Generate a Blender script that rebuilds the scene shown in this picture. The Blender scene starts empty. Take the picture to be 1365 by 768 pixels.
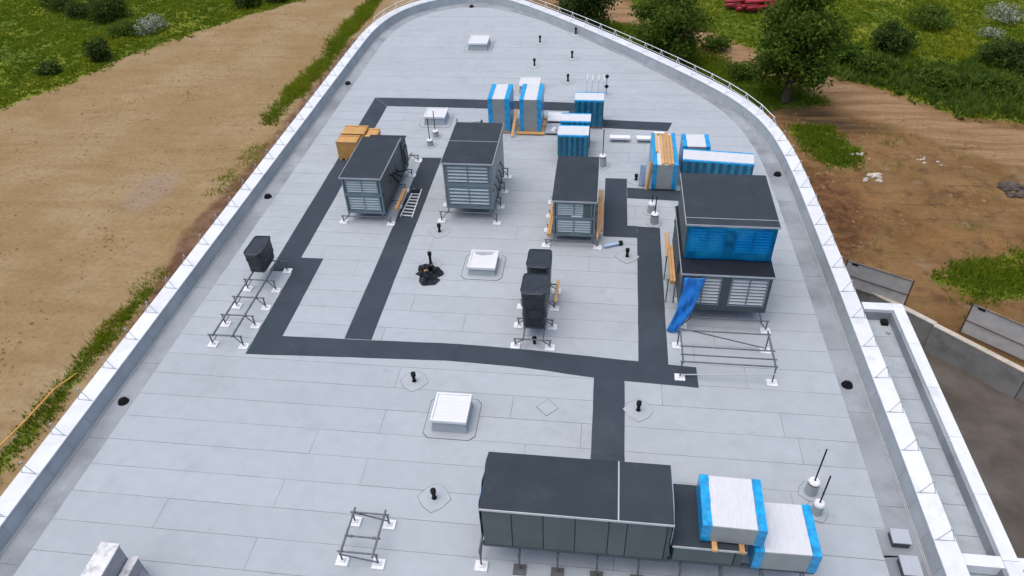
import bpy, bmesh, math, random
import numpy as np
from mathutils import Vector, Matrix, geometry
random.seed(7); rng = np.random.default_rng(11)
S = bpy.context.scene
C = S.collection
RZ = 8.0                                   # roof surface above the ground

# ------------------------------------------------------------------ camera
CAM_F, PITCH, ROLL, CAM_H, YAW = 960.37, 39.4042, -2.6287, 17.9428, 8.4966
cam_d = bpy.data.cameras.new('camera'); cam = bpy.data.objects.new('camera', cam_d); C.objects.link(cam)
cam_d.sensor_width = 36; cam_d.lens = 36*CAM_F/1365; cam_d.clip_start = .1; cam_d.clip_end = 2000
_p, _r = math.radians(PITCH), math.radians(ROLL)
_f = Vector((0, math.cos(_p), -math.sin(_p))); _x = Vector((1, 0, 0)); _u = _x.cross(_f)
_x = _x*math.cos(_r)+_u*math.sin(_r); _u = _x.cross(_f)
_m = Matrix((_x, _u, -_f)).transposed().to_4x4()
cam.matrix_world = Matrix.Translation((0, 0, RZ+CAM_H)) @ Matrix.Rotation(math.radians(YAW), 4, 'Z') @ _m
S.camera = cam
# ------------------------------------------------------------------ sky, sun, exposure (bright overcast)
SUN_EL, SUN_AZ = math.radians(76), math.radians(-115)      # azimuth from +Y towards +X
w = bpy.data.worlds.new('World'); S.world = w; w.use_nodes = True
nt = w.node_tree; bg = nt.nodes['Background']; sky = nt.nodes.new('ShaderNodeTexSky')
sky.sky_type = 'NISHITA'; sky.sun_disc = False; sky.sun_elevation = SUN_EL; sky.sun_rotation = SUN_AZ
sky.air_density = 1.0; sky.dust_density = 4.0; sky.ozone_density = 1.0
nt.links.new(sky.outputs[0], bg.inputs[0]); bg.inputs[1].default_value = .15
sd = bpy.data.lights.new('sun', 'SUN'); sun = bpy.data.objects.new('sun', sd); C.objects.link(sun)
sd.energy = 1.5; sd.angle = math.radians(85); sd.color = (1, .975, .94)
_sv = Vector((math.sin(SUN_AZ)*math.cos(SUN_EL), math.cos(SUN_AZ)*math.cos(SUN_EL), math.sin(SUN_EL)))
sun.rotation_euler = _sv.to_track_quat('Z', 'Y').to_euler(); sun.location = (0, 0, 60)
S.view_settings.view_transform = 'Standard'; S.view_settings.look = 'None'
S.view_settings.exposure = 0.2; S.view_settings.gamma = 1; S.view_settings.use_curve_mapping = False

# ------------------------------------------------------------------ materials
def lin(r, g, b): return tuple(((c/255)/12.92 if c/255 <= .04045 else ((c/255+.055)/1.055)**2.4) for c in (r, g, b))
def mat(name, col, rough=.6, metal=0., var=.12, nscale=3., bump=0., bscale=40., rnd=0., stain=None, stain_scale=1.2,
        stain_lo=.52, stain_hi=.7, world=False, attr=None, stretch=None, spec=.5, smudge=None):
    m = bpy.data.materials.new(name); m.use_nodes = True; n = m.node_tree.nodes; l = m.node_tree.links
    p = n['Principled BSDF']; p.inputs['Roughness'].default_value = rough; p.inputs['Metallic'].default_value = metal
    p.inputs['Specular IOR Level'].default_value = spec
    if world: co = n.new('ShaderNodeNewGeometry').outputs['Position']
    else: co = n.new('ShaderNodeTexCoord').outputs['Object']
    if stretch:
        mp = n.new('ShaderNodeMapping'); mp.inputs['Scale'].default_value = stretch; l.new(co, mp.inputs[0]); co = mp.outputs[0]
    t = n.new('ShaderNodeTexNoise'); t.inputs['Scale'].default_value = nscale; t.inputs['Detail'].default_value = 5; l.new(co, t.inputs['Vector'])
    mr = n.new('ShaderNodeMapRange'); mr.inputs[1].default_value = .3; mr.inputs[2].default_value = .7
    mr.inputs[3].default_value = 1-var; mr.inputs[4].default_value = 1+var; l.new(t.outputs[0], mr.inputs[0])
    val = mr.outputs[0]
    if rnd:
        oi = n.new('ShaderNodeObjectInfo'); r2 = n.new('ShaderNodeMapRange'); r2.inputs[3].default_value = 1-rnd; r2.inputs[4].default_value = 1+rnd
        l.new(oi.outputs['Random'], r2.inputs[0]); mm = n.new('ShaderNodeMath'); mm.operation = 'MULTIPLY'
        l.new(val, mm.inputs[0]); l.new(r2.outputs[0], mm.inputs[1]); val = mm.outputs[0]
    if attr:
        at = n.new('ShaderNodeAttribute'); at.attribute_name = attr; mm = n.new('ShaderNodeMath'); mm.operation = 'MULTIPLY'
        l.new(val, mm.inputs[0]); l.new(at.outputs['Fac'], mm.inputs[1]); val = mm.outputs[0]
    vm = n.new('ShaderNodeVectorMath'); vm.operation = 'SCALE'; vm.inputs[0].default_value = col[:3]; l.new(val, vm.inputs['Scale'])
    out = vm.outputs[0]
    if stain:
        t2 = n.new('ShaderNodeTexNoise'); t2.inputs['Scale'].default_value = stain_scale; t2.inputs['Detail'].default_value = 7
        t2.inputs['Roughness'].default_value = .62; l.new(co, t2.inputs['Vector'])
        m2 = n.new('ShaderNodeMapRange'); m2.inputs[1].default_value = stain_lo; m2.inputs[2].default_value = stain_hi; l.new(t2.outputs[0], m2.inputs[0])
        mx = n.new('ShaderNodeMix'); mx.data_type = 'RGBA'; l.new(m2.outputs[0], mx.inputs[0]); l.new(out, mx.inputs[6]); mx.inputs[7].default_value = (*stain, 1)
        out = mx.outputs[2]
    if smudge:                                          # sparse scuffs and grime
        for sc, lo, hi, k in ((1.5, .62, .74, .5), (6., .66, .74, .45), (.22, .55, .72, .35)):
            t4 = n.new('ShaderNodeTexNoise'); t4.inputs['Scale'].default_value = sc; t4.inputs['Detail'].default_value = 8; t4.inputs['Roughness'].default_value = .7; l.new(co, t4.inputs['Vector'])
            m4 = n.new('ShaderNodeMapRange'); m4.inputs[1].default_value = lo; m4.inputs[2].default_value = hi; m4.inputs[4].default_value = k; l.new(t4.outputs[0], m4.inputs[0])
            x4 = n.new('ShaderNodeMix'); x4.data_type = 'RGBA'; l.new(m4.outputs[0], x4.inputs[0]); l.new(out, x4.inputs[6]); x4.inputs[7].default_value = (*smudge, 1); out = x4.outputs[2]
    l.new(out, p.inputs['Base Color'])
    if bump:
        b = n.new('ShaderNodeBump'); b.inputs['Strength'].default_value = bump; b.inputs['Distance'].default_value = .02
        t3 = n.new('ShaderNodeTexNoise'); t3.inputs['Scale'].default_value = bscale; t3.inputs['Detail'].default_value = 3; l.new(co, t3.inputs['Vector'])
        l.new(t3.outputs[0], b.inputs['Height']); l.new(b.outputs[0], p.inputs['Normal'])
    return m
M = {}
M['sheet'] = mat('light_membrane', (.37, .407, .436), .92, spec=.15, var=.035, nscale=2.5, bump=.25, bscale=60, rnd=.03, world=True,
                 stain=(.335, .368, .397), stain_scale=.8, stain_lo=.52, stain_hi=.72, smudge=(.24, .255, .27))
M['gutter'] = mat('gutter_membrane', (.285, .314, .34), .8, spec=.3, var=.12, nscale=.5, bump=.25, bscale=50, rnd=.05, world=True,
                  stain=(.195, .212, .232), stain_scale=.6, stain_lo=.44, stain_hi=.66)
M['upstand'] = mat('upstand_membrane', (.34, .378, .405), .8, spec=.25, var=.1, nscale=1.2, bump=.25, bscale=50, rnd=.05, world=True, stain=(.29, .32, .345), stain_scale=1.5)
M['bitumen'] = mat('bitumen', (.10, .104, .115), .8, var=.2, world=True)
M['seam'] = mat('seam_bitumen', (.205, .22, .235), .8, var=.5, nscale=.9, world=True)
M['walk'] = mat('dark_walkway_felt', (.049, .063, .079), .95, smudge=(.10, .115, .13), spec=.08, var=.08, nscale=1.2, bump=.3, bscale=70, rnd=.05, world=True)
M['feltshade'] = mat('shaded_felt_roof', (.012, .016, .024), .7, var=.2, spec=.2)  # near-black roof felt, with occlusion and the blue foil's reflection put into its colour
M['feltroof'] = mat('dark_unit_roof', (.041, .052, .064), .9, smudge=(.075, .085, .095), spec=.1, var=.08, nscale=1.5, bump=.2, bscale=60, rnd=.08, stain=(.05, .06, .073), stain_scale=.9)
M['cap'] = mat('white_coping', (.67, .69, .715), .45, var=.05, nscale=2, rnd=.04, world=True, stain=(.56, .575, .59), stain_scale=1.8, stain_lo=.54, stain_hi=.74)
M['bracket'] = mat('grey_bracket', (.36, .38, .41), .5, var=.1)
M['white'] = mat('white_paint', (.74, .75, .77), .45, var=.05, nscale=4)
M['whitewrap'] = mat('white_wrap', (.60, .61, .635), .45, var=.06, nscale=6, stretch=(7, .6, 3), bump=.8, bscale=5)
M['greypanel'] = mat('grey_panel', (.27, .295, .30), .45, var=.08, nscale=2, rnd=.05)
M['unit'] = mat('blue_grey_unit', (.15, .205, .235), .5, var=.12, nscale=1.4, rnd=.06, stain=(.2, .25, .27), stain_scale=2)
M['unitdark'] = mat('dark_unit_frame', (.05, .065, .075), .5, var=.12)
M['unitside'] = mat('dark_green_panel', (.075, .100, .104), .5, var=.12, nscale=1.2, rnd=.07)
M['gasket'] = mat('green_gasket', (.035, .085, .078), .6)
M['backing'] = mat('louvre_backing', (.17, .215, .235), .6)
M['slat'] = mat('grey_slat', (.37, .44, .47), .5, metal=.0, var=.08, rnd=.06)
M['slatpale'] = mat('pale_slat', (.47, .49, .505), .5, metal=.0, var=.08, rnd=.06)
M['trim'] = mat('light_metal_trim', (.42, .45, .49), .4, metal=.3, var=.06)
M['galv'] = mat('galvanised_steel', (.11, .125, .145), .5, metal=.2, var=.25, nscale=8)
M['pad'] = mat('white_foot', (.72, .73, .75), .5, var=.08, nscale=9)
M['padgrey'] = mat('grey_grid_foot', (.12, .12, .125), .6, var=.2)
M['black'] = mat('black_plastic', (.006, .0065, .008), .6, spec=.2, var=.2)
M['bag'] = mat('glossy_black_plastic', (.006, .008, .012), .22, var=.3, bump=1., bscale=6, spec=.6)
M['blackwrap'] = mat('black_wrap', (.020, .027, .036), .38, var=.2, nscale=5, bump=.9, bscale=9, stain=(.05, .06, .075), stain_scale=4, stain_lo=.58, stain_hi=.75)
M['blue'] = mat('blue_foil', (.006, .29, .60), .28, var=.3, nscale=5, bump=1., bscale=6, stain=(.05, .46, .74), stain_scale=3, stain_lo=.6, stain_hi=.8)
M['rag'] = mat('loose_blue_foil', (.008, .15, .50), .3, var=.3, nscale=4, bump=.5, bscale=8, stain=(.02, .30, .66), stain_scale=3, stain_lo=.6, stain_hi=.8)
M['bluedark'] = mat('dark_blue_foil', (.010, .09, .20), .35, var=.25, nscale=3, bump=.5, bscale=8, stain=(.012, .17, .24), stain_scale=3)
M['bluerib'] = mat('teal_rib_foil', (.012, .17, .26), .3, var=.25, nscale=5, bump=.4, bscale=9, rnd=.15)
M['wood'] = mat('pine_wood', (.55, .31, .12), .6, var=.18, nscale=4, stretch=(6, .7, 6), rnd=.15, bump=.2)
M['ply'] = mat('plywood', (.50, .27, .08), .6, var=.15, nscale=3, rnd=.1)
M['film'] = mat('pale_blue_film', (.40, .52, .68), .25, var=.15, nscale=4, bump=.5, bscale=6)
M['concrete'] = mat('concrete', (.26, .26, .25), .9, var=.12, nscale=1.5, bump=.3, bscale=20, world=True, stain=(.16, .16, .15), stain_scale=.7)
M['concretecap'] = mat('pale_concrete_edge', (.48, .44, .38), .9, var=.15, nscale=3)
M['mesh'] = mat('fence_sheet', (.50, .49, .47), .7, var=.12, nscale=2, stain=(.40, .38, .35), stain_scale=1.3)
M['wall'] = mat('grey_cladding', (.42, .43, .45), .5, var=.05)
M['shaft'] = mat('stained_white_membrane', (.66, .66, .665), .6, var=.08, nscale=3, stain=(.36, .35, .36), stain_scale=3.5, stain_lo=.5, stain_hi=.68, bump=.4, bscale=5)
M['shaftgrey'] = mat('wrinkled_grey_membrane', (.30, .305, .33), .6, var=.18, nscale=3, bump=.7, bscale=5, stain=(.2, .2, .21), stain_scale=3)
M['red'] = mat('red_pipe', (.34, .022, .035), .5, var=.2, rnd=.2)
M['bark'] = mat('bark', (.08, .06, .045), .9, var=.3, nscale=6, bump=.5)
M['rock'] = mat('pale_rubble', (.42, .38, .33), .9, var=.2, rnd=.2)
M['tape'] = mat('orange_tape', (.62, .33, .06), .5)
M['glassdome'] = mat('opal_skylight_lid', (.66, .67, .68), .3, var=.03)
M['puddle'] = mat('wet_grime', (.36, .37, .40), .15, var=.1)
M['debris'] = mat('dark_debris', (.075, .055, .045), .8, var=.4, nscale=2)
def leafmat(name, a, b, tr=.25):
    m = bpy.data.materials.new(name); m.use_nodes = True; n = m.node_tree.nodes; l = m.node_tree.links
    p = n['Principled BSDF']; p.inputs['Roughness'].default_value = .6; p.inputs['Specular IOR Level'].default_value = .08
    at = n.new('ShaderNodeAttribute'); at.attribute_name = 'tint'
    mx = n.new('ShaderNodeMix'); mx.data_type = 'RGBA'; mx.inputs[6].default_value = (*a, 1); mx.inputs[7].default_value = (*b, 1)
    l.new(at.outputs['Fac'], mx.inputs[0]); l.new(mx.outputs[2], p.inputs['Base Color'])
    t = n.new('ShaderNodeBsdfTranslucent'); l.new(mx.outputs[2], t.inputs[0])
    ms = n.new('ShaderNodeMixShader'); ms.inputs[0].default_value = tr
    l.new(p.outputs[0], ms.inputs[1]); l.new(t.outputs[0], ms.inputs[2]); l.new(ms.outputs[0], n['Material Output'].inputs[0])
    return m
M['leaf'] = leafmat('tree_leaf', (.045, .088, .013), (.145, .215, .03), .45)
M['leafdark'] = leafmat('dark_leaf', (.028, .056, .013), (.09, .135, .026), .4)
M['leaffresh'] = leafmat('fresh_leaf', (.03, .075, .008), (.09, .16, .02))
M['grass'] = leafmat('meadow_grass', (.085, .15, .008), (.26, .29, .018), .45)
M['flower'] = leafmat('white_blossom', (.10, .15, .05), (.50, .52, .42))
# see-through blue packing foil
fm = bpy.data.materials.new('sheer_blue_foil'); fm.use_nodes = True; n = fm.node_tree.nodes; l = fm.node_tree.links
p = n['Principled BSDF']; p.inputs['Base Color'].default_value = (.02, .42, .72, 1); p.inputs['Roughness'].default_value = .25
tb = n.new('ShaderNodeBsdfTransparent'); tb.inputs[0].default_value = (.16, .76, 1., 1); ms = n.new('ShaderNodeMixShader')
tn = n.new('ShaderNodeTexNoise'); tn.inputs['Scale'].default_value = 1.6; mr = n.new('ShaderNodeMapRange'); mr.inputs[1].default_value = .35; mr.inputs[2].default_value = .65
mr.inputs[3].default_value = .10; mr.inputs[4].default_value = .35; l.new(tn.outputs[0], mr.inputs[0]); l.new(mr.outputs[0], ms.inputs[0])
l.new(tb.outputs[0], ms.inputs[1]); l.new(p.outputs[0], ms.inputs[2]); l.new(ms.outputs[0], n['Material Output'].inputs[0]); M['sheer'] = fm

# ------------------------------------------------------------------ builders (absolute coordinates; parents carry no rotation)
def wl(o):
    v = Vector((0, 0, 0))
    while o: v = v+o.location; o = o.parent
    return v
def thing(name, label, cat, loc, group=None):
    o = bpy.data.objects.new(name, None); C.objects.link(o); o.location = loc; o.empty_display_size = .2
    o['label'] = label; o['category'] = cat
    if group: o['group'] = group
    return o
def tag(o, label, cat, group=None):
    o['label'] = label; o['category'] = cat
    if group: o['group'] = group
    return o
class MB:
    def __init__(s): s.v = []; s.f = []
    def add(s, vs, fs):
        k = len(s.v); s.v += [tuple(a) for a in vs]; s.f += [tuple(i+k for i in f) for f in fs]; return s
    def box(s, x0, x1, y0, y1, z0, z1):
        return s.add([(x, y, z) for z in (z0, z1) for y in (y0, y1) for x in (x0, x1)],
                     [(0, 2, 3, 1), (4, 5, 7, 6), (0, 1, 5, 4), (2, 6, 7, 3), (0, 4, 6, 2), (1, 3, 7, 5)])
    def beam(s, a, b, w=.05, h=None, up=(0, 0, 1)):
        a, b = Vector(a), Vector(b); d = (b-a).normalized(); up = Vector(up)
        if abs(d.dot(up)) > .98: up = Vector((0, 1, 0))
        r = d.cross(up).normalized()*(w/2); u = r.cross(d).normalized()*((h or w)/2)
        vs = [q+e*r+g*u for q in (a, b) for g in (-1, 1) for e in (-1, 1)]
        return s.add(vs, [(0, 1, 3, 2), (4, 6, 7, 5), (0, 4, 5, 1), (2, 3, 7, 6), (0, 2, 6, 4), (1, 5, 7, 3)])
    def cyl(s, a, b, r, n=8, r2=None, cap=True):
        a, b = Vector(a), Vector(b); d = (b-a).normalized(); t = Vector((1, 0, 0)) if abs(d.x) < .9 else Vector((0, 1, 0))
        x = d.cross(t).normalized(); y = d.cross(x); r2 = r if r2 is None else r2
        vs = [a+(x*math.cos(2*math.pi*i/n)+y*math.sin(2*math.pi*i/n))*r for i in range(n)]
        vs += [b+(x*math.cos(2*math.pi*i/n)+y*math.sin(2*math.pi*i/n))*r2 for i in range(n)]
        fs = [(i, (i+1) % n, n+(i+1) % n, n+i) for i in range(n)]
        if cap: fs += [tuple(range(n-1, -1, -1)), tuple(range(n, 2*n))]
        return s.add(vs, fs)
    def tube(s, pts, r, n=6):
        for a, b in zip(pts[:-1], pts[1:]): s.cyl(a, b, r, n)
        return s
    def prism(s, poly, z0, z1):
        n = len(poly); vs = [(x, y, z0) for x, y in poly]+[(x, y, z1) for x, y in poly]
        return s.add(vs, [tuple(range(n-1, -1, -1)), tuple(range(n, 2*n))]+[(i, (i+1) % n, n+(i+1) % n, n+i) for i in range(n)])
    def hexa(s, lo, hi):     # two matching quads
        vs = list(lo)+list(hi)
        return s.add(vs, [(3, 2, 1, 0), (4, 5, 6, 7)]+[(i, (i+1) % 4, 4+(i+1) % 4, 4+i) for i in range(4)])
    def rot(s, cx, cy, a):
        c, q = math.cos(a), math.sin(a)
        s.v = [(cx+c*(x-cx)-q*(y-cy), cy+q*(x-cx)+c*(y-cy), z) for x, y, z in s.v]; return s
    def mesh(s, name, o=(0, 0, 0)):
        me = bpy.data.meshes.new(name); me.from_pydata([(x-o[0], y-o[1], z-o[2]) for x, y, z in s.v], [], s.f)
        bm = bmesh.new(); bm.from_mesh(me); bmesh.ops.recalc_face_normals(bm, faces=bm.faces[:]); bm.to_mesh(me); bm.free()
        return me
    def build(s, name, m, parent=None, bevel=0, origin=None, smooth=False):
        o0 = wl(parent) if parent else Vector(origin or (0, 0, 0))
        me = s.mesh(name, o0); me.materials.append(M[m])
        if smooth: me.polygons.foreach_set('use_smooth', [True]*len(me.polygons))
        o = bpy.data.objects.new(name, me); C.objects.link(o)
        if parent: o.parent = parent
        else: o.location = o0
        if bevel:
            b = o.modifiers.new('bevel', 'BEVEL'); b.width = bevel; b.segments = 2; b.limit_method = 'ANGLE'
        return o
def piece(name, me, parent, loc, rz=0, scale=None):
    o = bpy.data.objects.new(name, me); C.objects.link(o); o.parent = parent; o.location = Vector(loc)-wl(parent); o.rotation_euler = (0, 0, rz)
    if scale: o.scale = scale
    return o
def struct(o): o['kind'] = 'structure'; return o

# ================================================================== GROUND
def pip(P, poly):
    x, y = P[:, 0], P[:, 1]; ins = np.zeros(len(P), bool); q = np.array(poly); j = len(q)-1
    for i in range(len(q)):
        c = ((q[i, 1] > y) != (q[j, 1] > y)); xi = (q[j, 0]-q[i, 0])*(y-q[i, 1])/(q[j, 1]-q[i, 1]+1e-12)+q[i, 0]
        ins ^= c & (x < xi); j = i
    return ins
def sdist(P, poly):
    q = np.array(poly, float); d = np.full(len(P), 1e9)
    for i in range(len(q)):
        a, b = q[i], q[(i+1) % len(q)]; ab = b-a; t = np.clip(((P-a)@ab)/(ab@ab), 0, 1)
        d = np.minimum(d, np.hypot(*(P-a-t[:, None]*ab).T))
    return np.where(pip(P, poly), d, -d)
FIELD_L = [(-66, 15), (-58, 35), (-51.4, 51.6), (-49.8, 55.6), (-47.7, 59.3), (-45.9, 65.6), (-43.3, 70), (-38.9, 75.2), (-35, 80.7), (-30, 88), (-26, 97), (-20, 125), (-60, 160), (-190, 120), (-190, 15)]
FIELD_R = [(-3, 92), (3.5, 78.5), (8.9, 73.6), (10.7, 70.4), (13.4, 67.1), (14.8, 65), (18.7, 62), (23.5, 57.6), (26.9, 54.2), (31.1, 53.4), (40, 49), (60, 45), (190, 40), (190, 170), (0, 170)]
PATCH_T = [(-12, 62), (-8, 72), (-1.6, 75.3), (4, 72.5), (6.7, 70.6), (8.2, 66.6), (10.9, 63.2), (15.9, 59.8), (17.9, 56.2), (14, 55.2), (11, 54), (3, 50)]
PATCH_M = [(13.5, 51.5), (14.9, 52.4), (16.8, 52.2), (18.4, 48.4), (17.3, 45.2), (15.6, 45.8), (15, 48.4)]
PATCH_R = [(18.3, 34.0), (20.0, 32.2), (23, 32.2), (32, 30), (44, 31), (44, 42), (30, 39.5), (24.8, 37), (21.4, 35.4)]
HEDGE = [(-26.6, 14), (-25.6, 17), (-25.35, 22), (-25.4, 27), (-25.7, 29.5), (-26.1, 29), (-26.3, 26), (-26.6, 20)]
HEDGE2 = [(-26.2, 50), (-26.0, 58), (-25.6, 67), (-25.4, 80), (-25.4, 95), (-27.9, 96), (-27.2, 80), (-27.0, 67), (-27.3, 58), (-27.0, 50)]
ROAD = [(-3, 90), (3, 78.3), (8.9, 73.4), (14.8, 64.8), (18.7, 61.8), (26.9, 54), (40, 48.8), (60, 44.5), (60, 39), (40, 43.5), (27.8, 46.5), (19.1, 54), (15.9, 59.8), (10.7, 63.2), (8, 66.6), (6.5, 71), (-1.6, 75.3), (-8, 82)]
def wx(y): return 48.3-1.035*y                      # line of the concrete wall
YARD = [(9.9, (48.3-9.9)/1.035), (46, (48.3-46)/1.035), (60, -15), (60, -40), (9.9, -40)]
SOIL = [(-24.6, -30), (-16.8, -30), (-16.8, 60), (-25.6, 70), (-25.4, 50), (-26.2, 34), (-25.2, 27), (-24.4, 20)]
def gz(x, y):
    x = np.asarray(x, float); y = np.asarray(y, float)
    h = .16*np.sin(x*.31+y*.17)*np.sin(y*.23-x*.11)+.09*np.sin(x*.9+1.3)*np.sin(y*.8+x*.3)
    h = h+(.75+.35*np.sin(x*1.3)*np.sin(y*.9)+.2*np.sin(x*2.9+y*2.3))*np.exp(-(((x-13.8)/2.6)**2+((y-41)/4.6)**2))*1.0
    return h*np.clip((np.abs(x+3.5)-14.5)/6+np.clip((y-58)/5, 0, 9), 0, 1)
def make_ground():
    gx, gy = np.meshgrid(np.arange(-80, 62, 1.15), np.arange(-18, 118, 1.15))
    P = np.stack([gx.ravel(), gy.ravel()], 1)+rng.uniform(-.3, .3, (gx.size, 2))
    sd_ = np.abs(sdist(P, YARD)); P = P[sd_ > .5]
    R = np.array([(math.cos(a)*r-5, math.sin(a)*r+45) for r in (150, 260, 500) for a in np.linspace(0, 2*math.pi, 40, endpoint=False)])
    pts = [tuple(p) for p in P]+[tuple(p) for p in R]; k = len(pts); pts += YARD
    ed = [(k+i, k+(i+1) % len(YARD)) for i in range(len(YARD))]
    V, E_, F, *_ = geometry.delaunay_2d_cdt([Vector(p) for p in pts], ed, [], 0, 1e-5)
    V = np.array([tuple(v) for v in V]); F = np.array([f for f in F if len(f) == 3])
    cen = V[F].mean(1); F = F[~pip(cen, YARD)]
    z = gz(V[:, 0], V[:, 1])
    me = bpy.data.meshes.new('ground'); me.from_pydata(np.column_stack([V, z]).tolist(), [], F.tolist())
    g = np.full(len(V), -9.)
    for p in (FIELD_L, FIELD_R, PATCH_T, PATCH_M, PATCH_R): g = np.maximum(g, sdist(V, p))
    for p in (HEDGE, HEDGE2): g = np.maximum(g, sdist(V, p)*1.2-.1)
    a = me.attributes.new('grass', 'FLOAT', 'POINT'); a.data.foreach_set('value', np.clip(.5+g*.35, 0, 1).astype(np.float32))
    right = np.clip((V[:, 0]+14+(V[:, 1]-60)*.1)/8, 0, 1)
    a = me.attributes.new('brown', 'FLOAT', 'POINT'); a.data.foreach_set('value', right.astype(np.float32))
    so = np.clip(.5+sdist(V, SOIL)*.4, 0, 1)
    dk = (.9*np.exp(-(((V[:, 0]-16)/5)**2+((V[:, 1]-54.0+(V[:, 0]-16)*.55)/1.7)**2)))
    rd = np.clip(.5+np.minimum(sdist(V, ROAD), 4)*.3, 0, 1)
    a = me.attributes.new('road', 'FLOAT', 'POINT'); a.data.foreach_set('value', rd.astype(np.float32))
    bk = np.exp(-(((V[:, 0]-13.6)/3.4)**2+((V[:, 1]-40)/6.5)**2)); a = me.attributes.new('bank', 'FLOAT', 'POINT'); a.data.foreach_set('value', bk.astype(np.float32))
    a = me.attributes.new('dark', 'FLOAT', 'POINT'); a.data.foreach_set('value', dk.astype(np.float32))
    gv = np.exp(-(((V[:, 0]+31.2)/2.6)**2+((V[:, 1]-40.)/4.5)**2)); a = me.attributes.new('gravel', 'FLOAT', 'POINT'); a.data.foreach_set('value', gv.astype(np.float32))
    a = me.attributes.new('soil', 'FLOAT', 'POINT'); a.data.foreach_set('value', so.astype(np.float32))
    me.polygons.foreach_set('use_smooth', [True]*len(me.polygons))
    m = bpy.data.materials.new('earth'); m.use_nodes = True; n = m.node_tree.nodes; l = m.node_tree.links
    p = n['Principled BSDF']; p.inputs['Roughness'].default_value = .95; p.inputs['Specular IOR Level'].default_value = .15
    pos = n.new('ShaderNodeNewGeometry').outputs['Position']
    def noise(sc, det=6, vec=None, ro=.6):
        t = n.new('ShaderNodeTexNoise'); t.inputs['Scale'].default_value = sc; t.inputs['Detail'].default_value = det; t.inputs['Roughness'].default_value = ro
        l.new(vec or pos, t.inputs['Vector']); return t.outputs[0]
    def rng_(v, a, b, c=0., d=1.):
        r = n.new('ShaderNodeMapRange'); r.inputs[1].default_value = a; r.inputs[2].default_value = b; r.inputs[3].default_value = c; r.inputs[4].default_value = d
        r.interpolation_type = 'SMOOTHSTEP'; l.new(v, r.inputs[0]); return r.outputs[0]
    def mix(f, a, b):
        x = n.new('ShaderNodeMix'); x.data_type = 'RGBA'
        for i, q in ((0, f), (6, a), (7, b)):
            if isinstance(q, tuple): x.inputs[i].default_value = (*q, 1)
            elif isinstance(q, float): x.inputs[i].default_value = q
            else: l.new(q, x.inputs[i])
        return x.outputs[2]
    def attr(a): t = n.new('ShaderNodeAttribute'); t.attribute_name = a; return t.outputs['Fac']
    def madd(a, k, b):
        t = n.new('ShaderNodeMath'); t.operation = 'MULTIPLY_ADD'; l.new(a, t.inputs[0]); t.inputs[1].default_value = k
        if isinstance(b, float): t.inputs[2].default_value = b
        else: l.new(b, t.inputs[2])
        return t.outputs[0]
    def mapped(rz, sc):
        q = n.new('ShaderNodeMapping'); q.inputs['Rotation'].default_value = (0, 0, rz); q.inputs['Scale'].default_value = sc; l.new(pos, q.inputs[0]); return q.outputs[0]
    tr = noise(1.0, 5, mapped(math.radians(42), (.12, 1.6, 1)))          # wheel marks along the haul road
    tl = noise(1.0, 5, mapped(math.radians(-62), (.10, .9, 1)))
    fine = noise(3.2, 8, ro=.7)
    sand = mix(rng_(noise(.16, 4), .35, .68), (.295, .200, .092), (.350, .255, .140))
    sand = mix(rng_(tl, .42, .7, 0., .55), sand, (.25, .158, .068))
    sand = mix(rng_(noise(.45, 6), .6, .72, 0., .35), sand, (.36, .275, .17))
    brown = mix(rng_(noise(.22, 5), .35, .65), (.175, .094, .032), (.265, .158, .066))
    brown = mix(rng_(tr, .5, .72, 0., .6), brown, (.085, .050, .028))
    brown = mix(rng_(noise(.9, 8, ro=.7), .5, .66, 0., .75), brown, (.090, .048, .020))
    brown = mix(rng_(noise(.33, 7, ro=.65), .52, .68, 0., .7), brown, (.29, .145, .055))
    brown = mix(rng_(noise(.55, 8, ro=.7), .57, .7, 0., .65), brown, (.29, .22, .15))
    brown = mix(rng_(madd(noise(.5, 6), .5, attr('road')), .6, 1.1), brown, mix(rng_(tr, .4, .65), (.36, .225, .12), (.24, .14, .066)))
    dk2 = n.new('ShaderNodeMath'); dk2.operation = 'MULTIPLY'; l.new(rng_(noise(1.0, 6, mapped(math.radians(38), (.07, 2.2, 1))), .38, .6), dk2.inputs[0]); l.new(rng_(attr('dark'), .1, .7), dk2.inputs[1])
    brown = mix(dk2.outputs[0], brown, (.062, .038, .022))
    sand = mix(rng_(madd(noise(2.5, 8, ro=.75), .9, attr('gravel')), .95, 1.35, 0., .6), sand, (.31, .235, .185))
    sand = mix(rng_(noise(1.6, 8, mapped(math.radians(-35), (.5, 1.1, 1)), .75), .62, .70, 0., .55), sand, (.15, .09, .04))
    brown = mix(rng_(madd(noise(1.1, 8, ro=.7), .9, attr('bank')), .7, 1.15, 0., .85), brown, mix(rng_(noise(1.7, 8, ro=.7), .4, .6), (.070, .030, .013), (.19, .085, .036)))
    base = mix(attr('brown'), sand, brown)
    soil = mix(rng_(noise(.7, 6), .4, .65), (.125, .062, .034), (.21, .125, .08))
    base = mix(rng_(madd(noise(.9, 6), .6, attr('soil')), .65, 1.0), base, soil)
    green = mix(rng_(noise(.13, 5), .35, .65), (.075, .13, .008), (.19, .215, .016))
    gm = rng_(madd(noise(1.3, 7), .7, attr('grass')), .74, 1.0)
    base = mix(gm, base, green)
    base = mix(rng_(fine, .3, .75, .0, .35), base, (.09, .065, .04))
    l.new(base, p.inputs['Base Color'])
    b = n.new('ShaderNodeBump'); b.inputs['Strength'].default_value = .8; b.inputs['Distance'].default_value = .16; l.new(noise(1.5, 9, ro=.72), b.inputs['Height']); l.new(b.outputs[0], p.inputs['Normal'])
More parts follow.
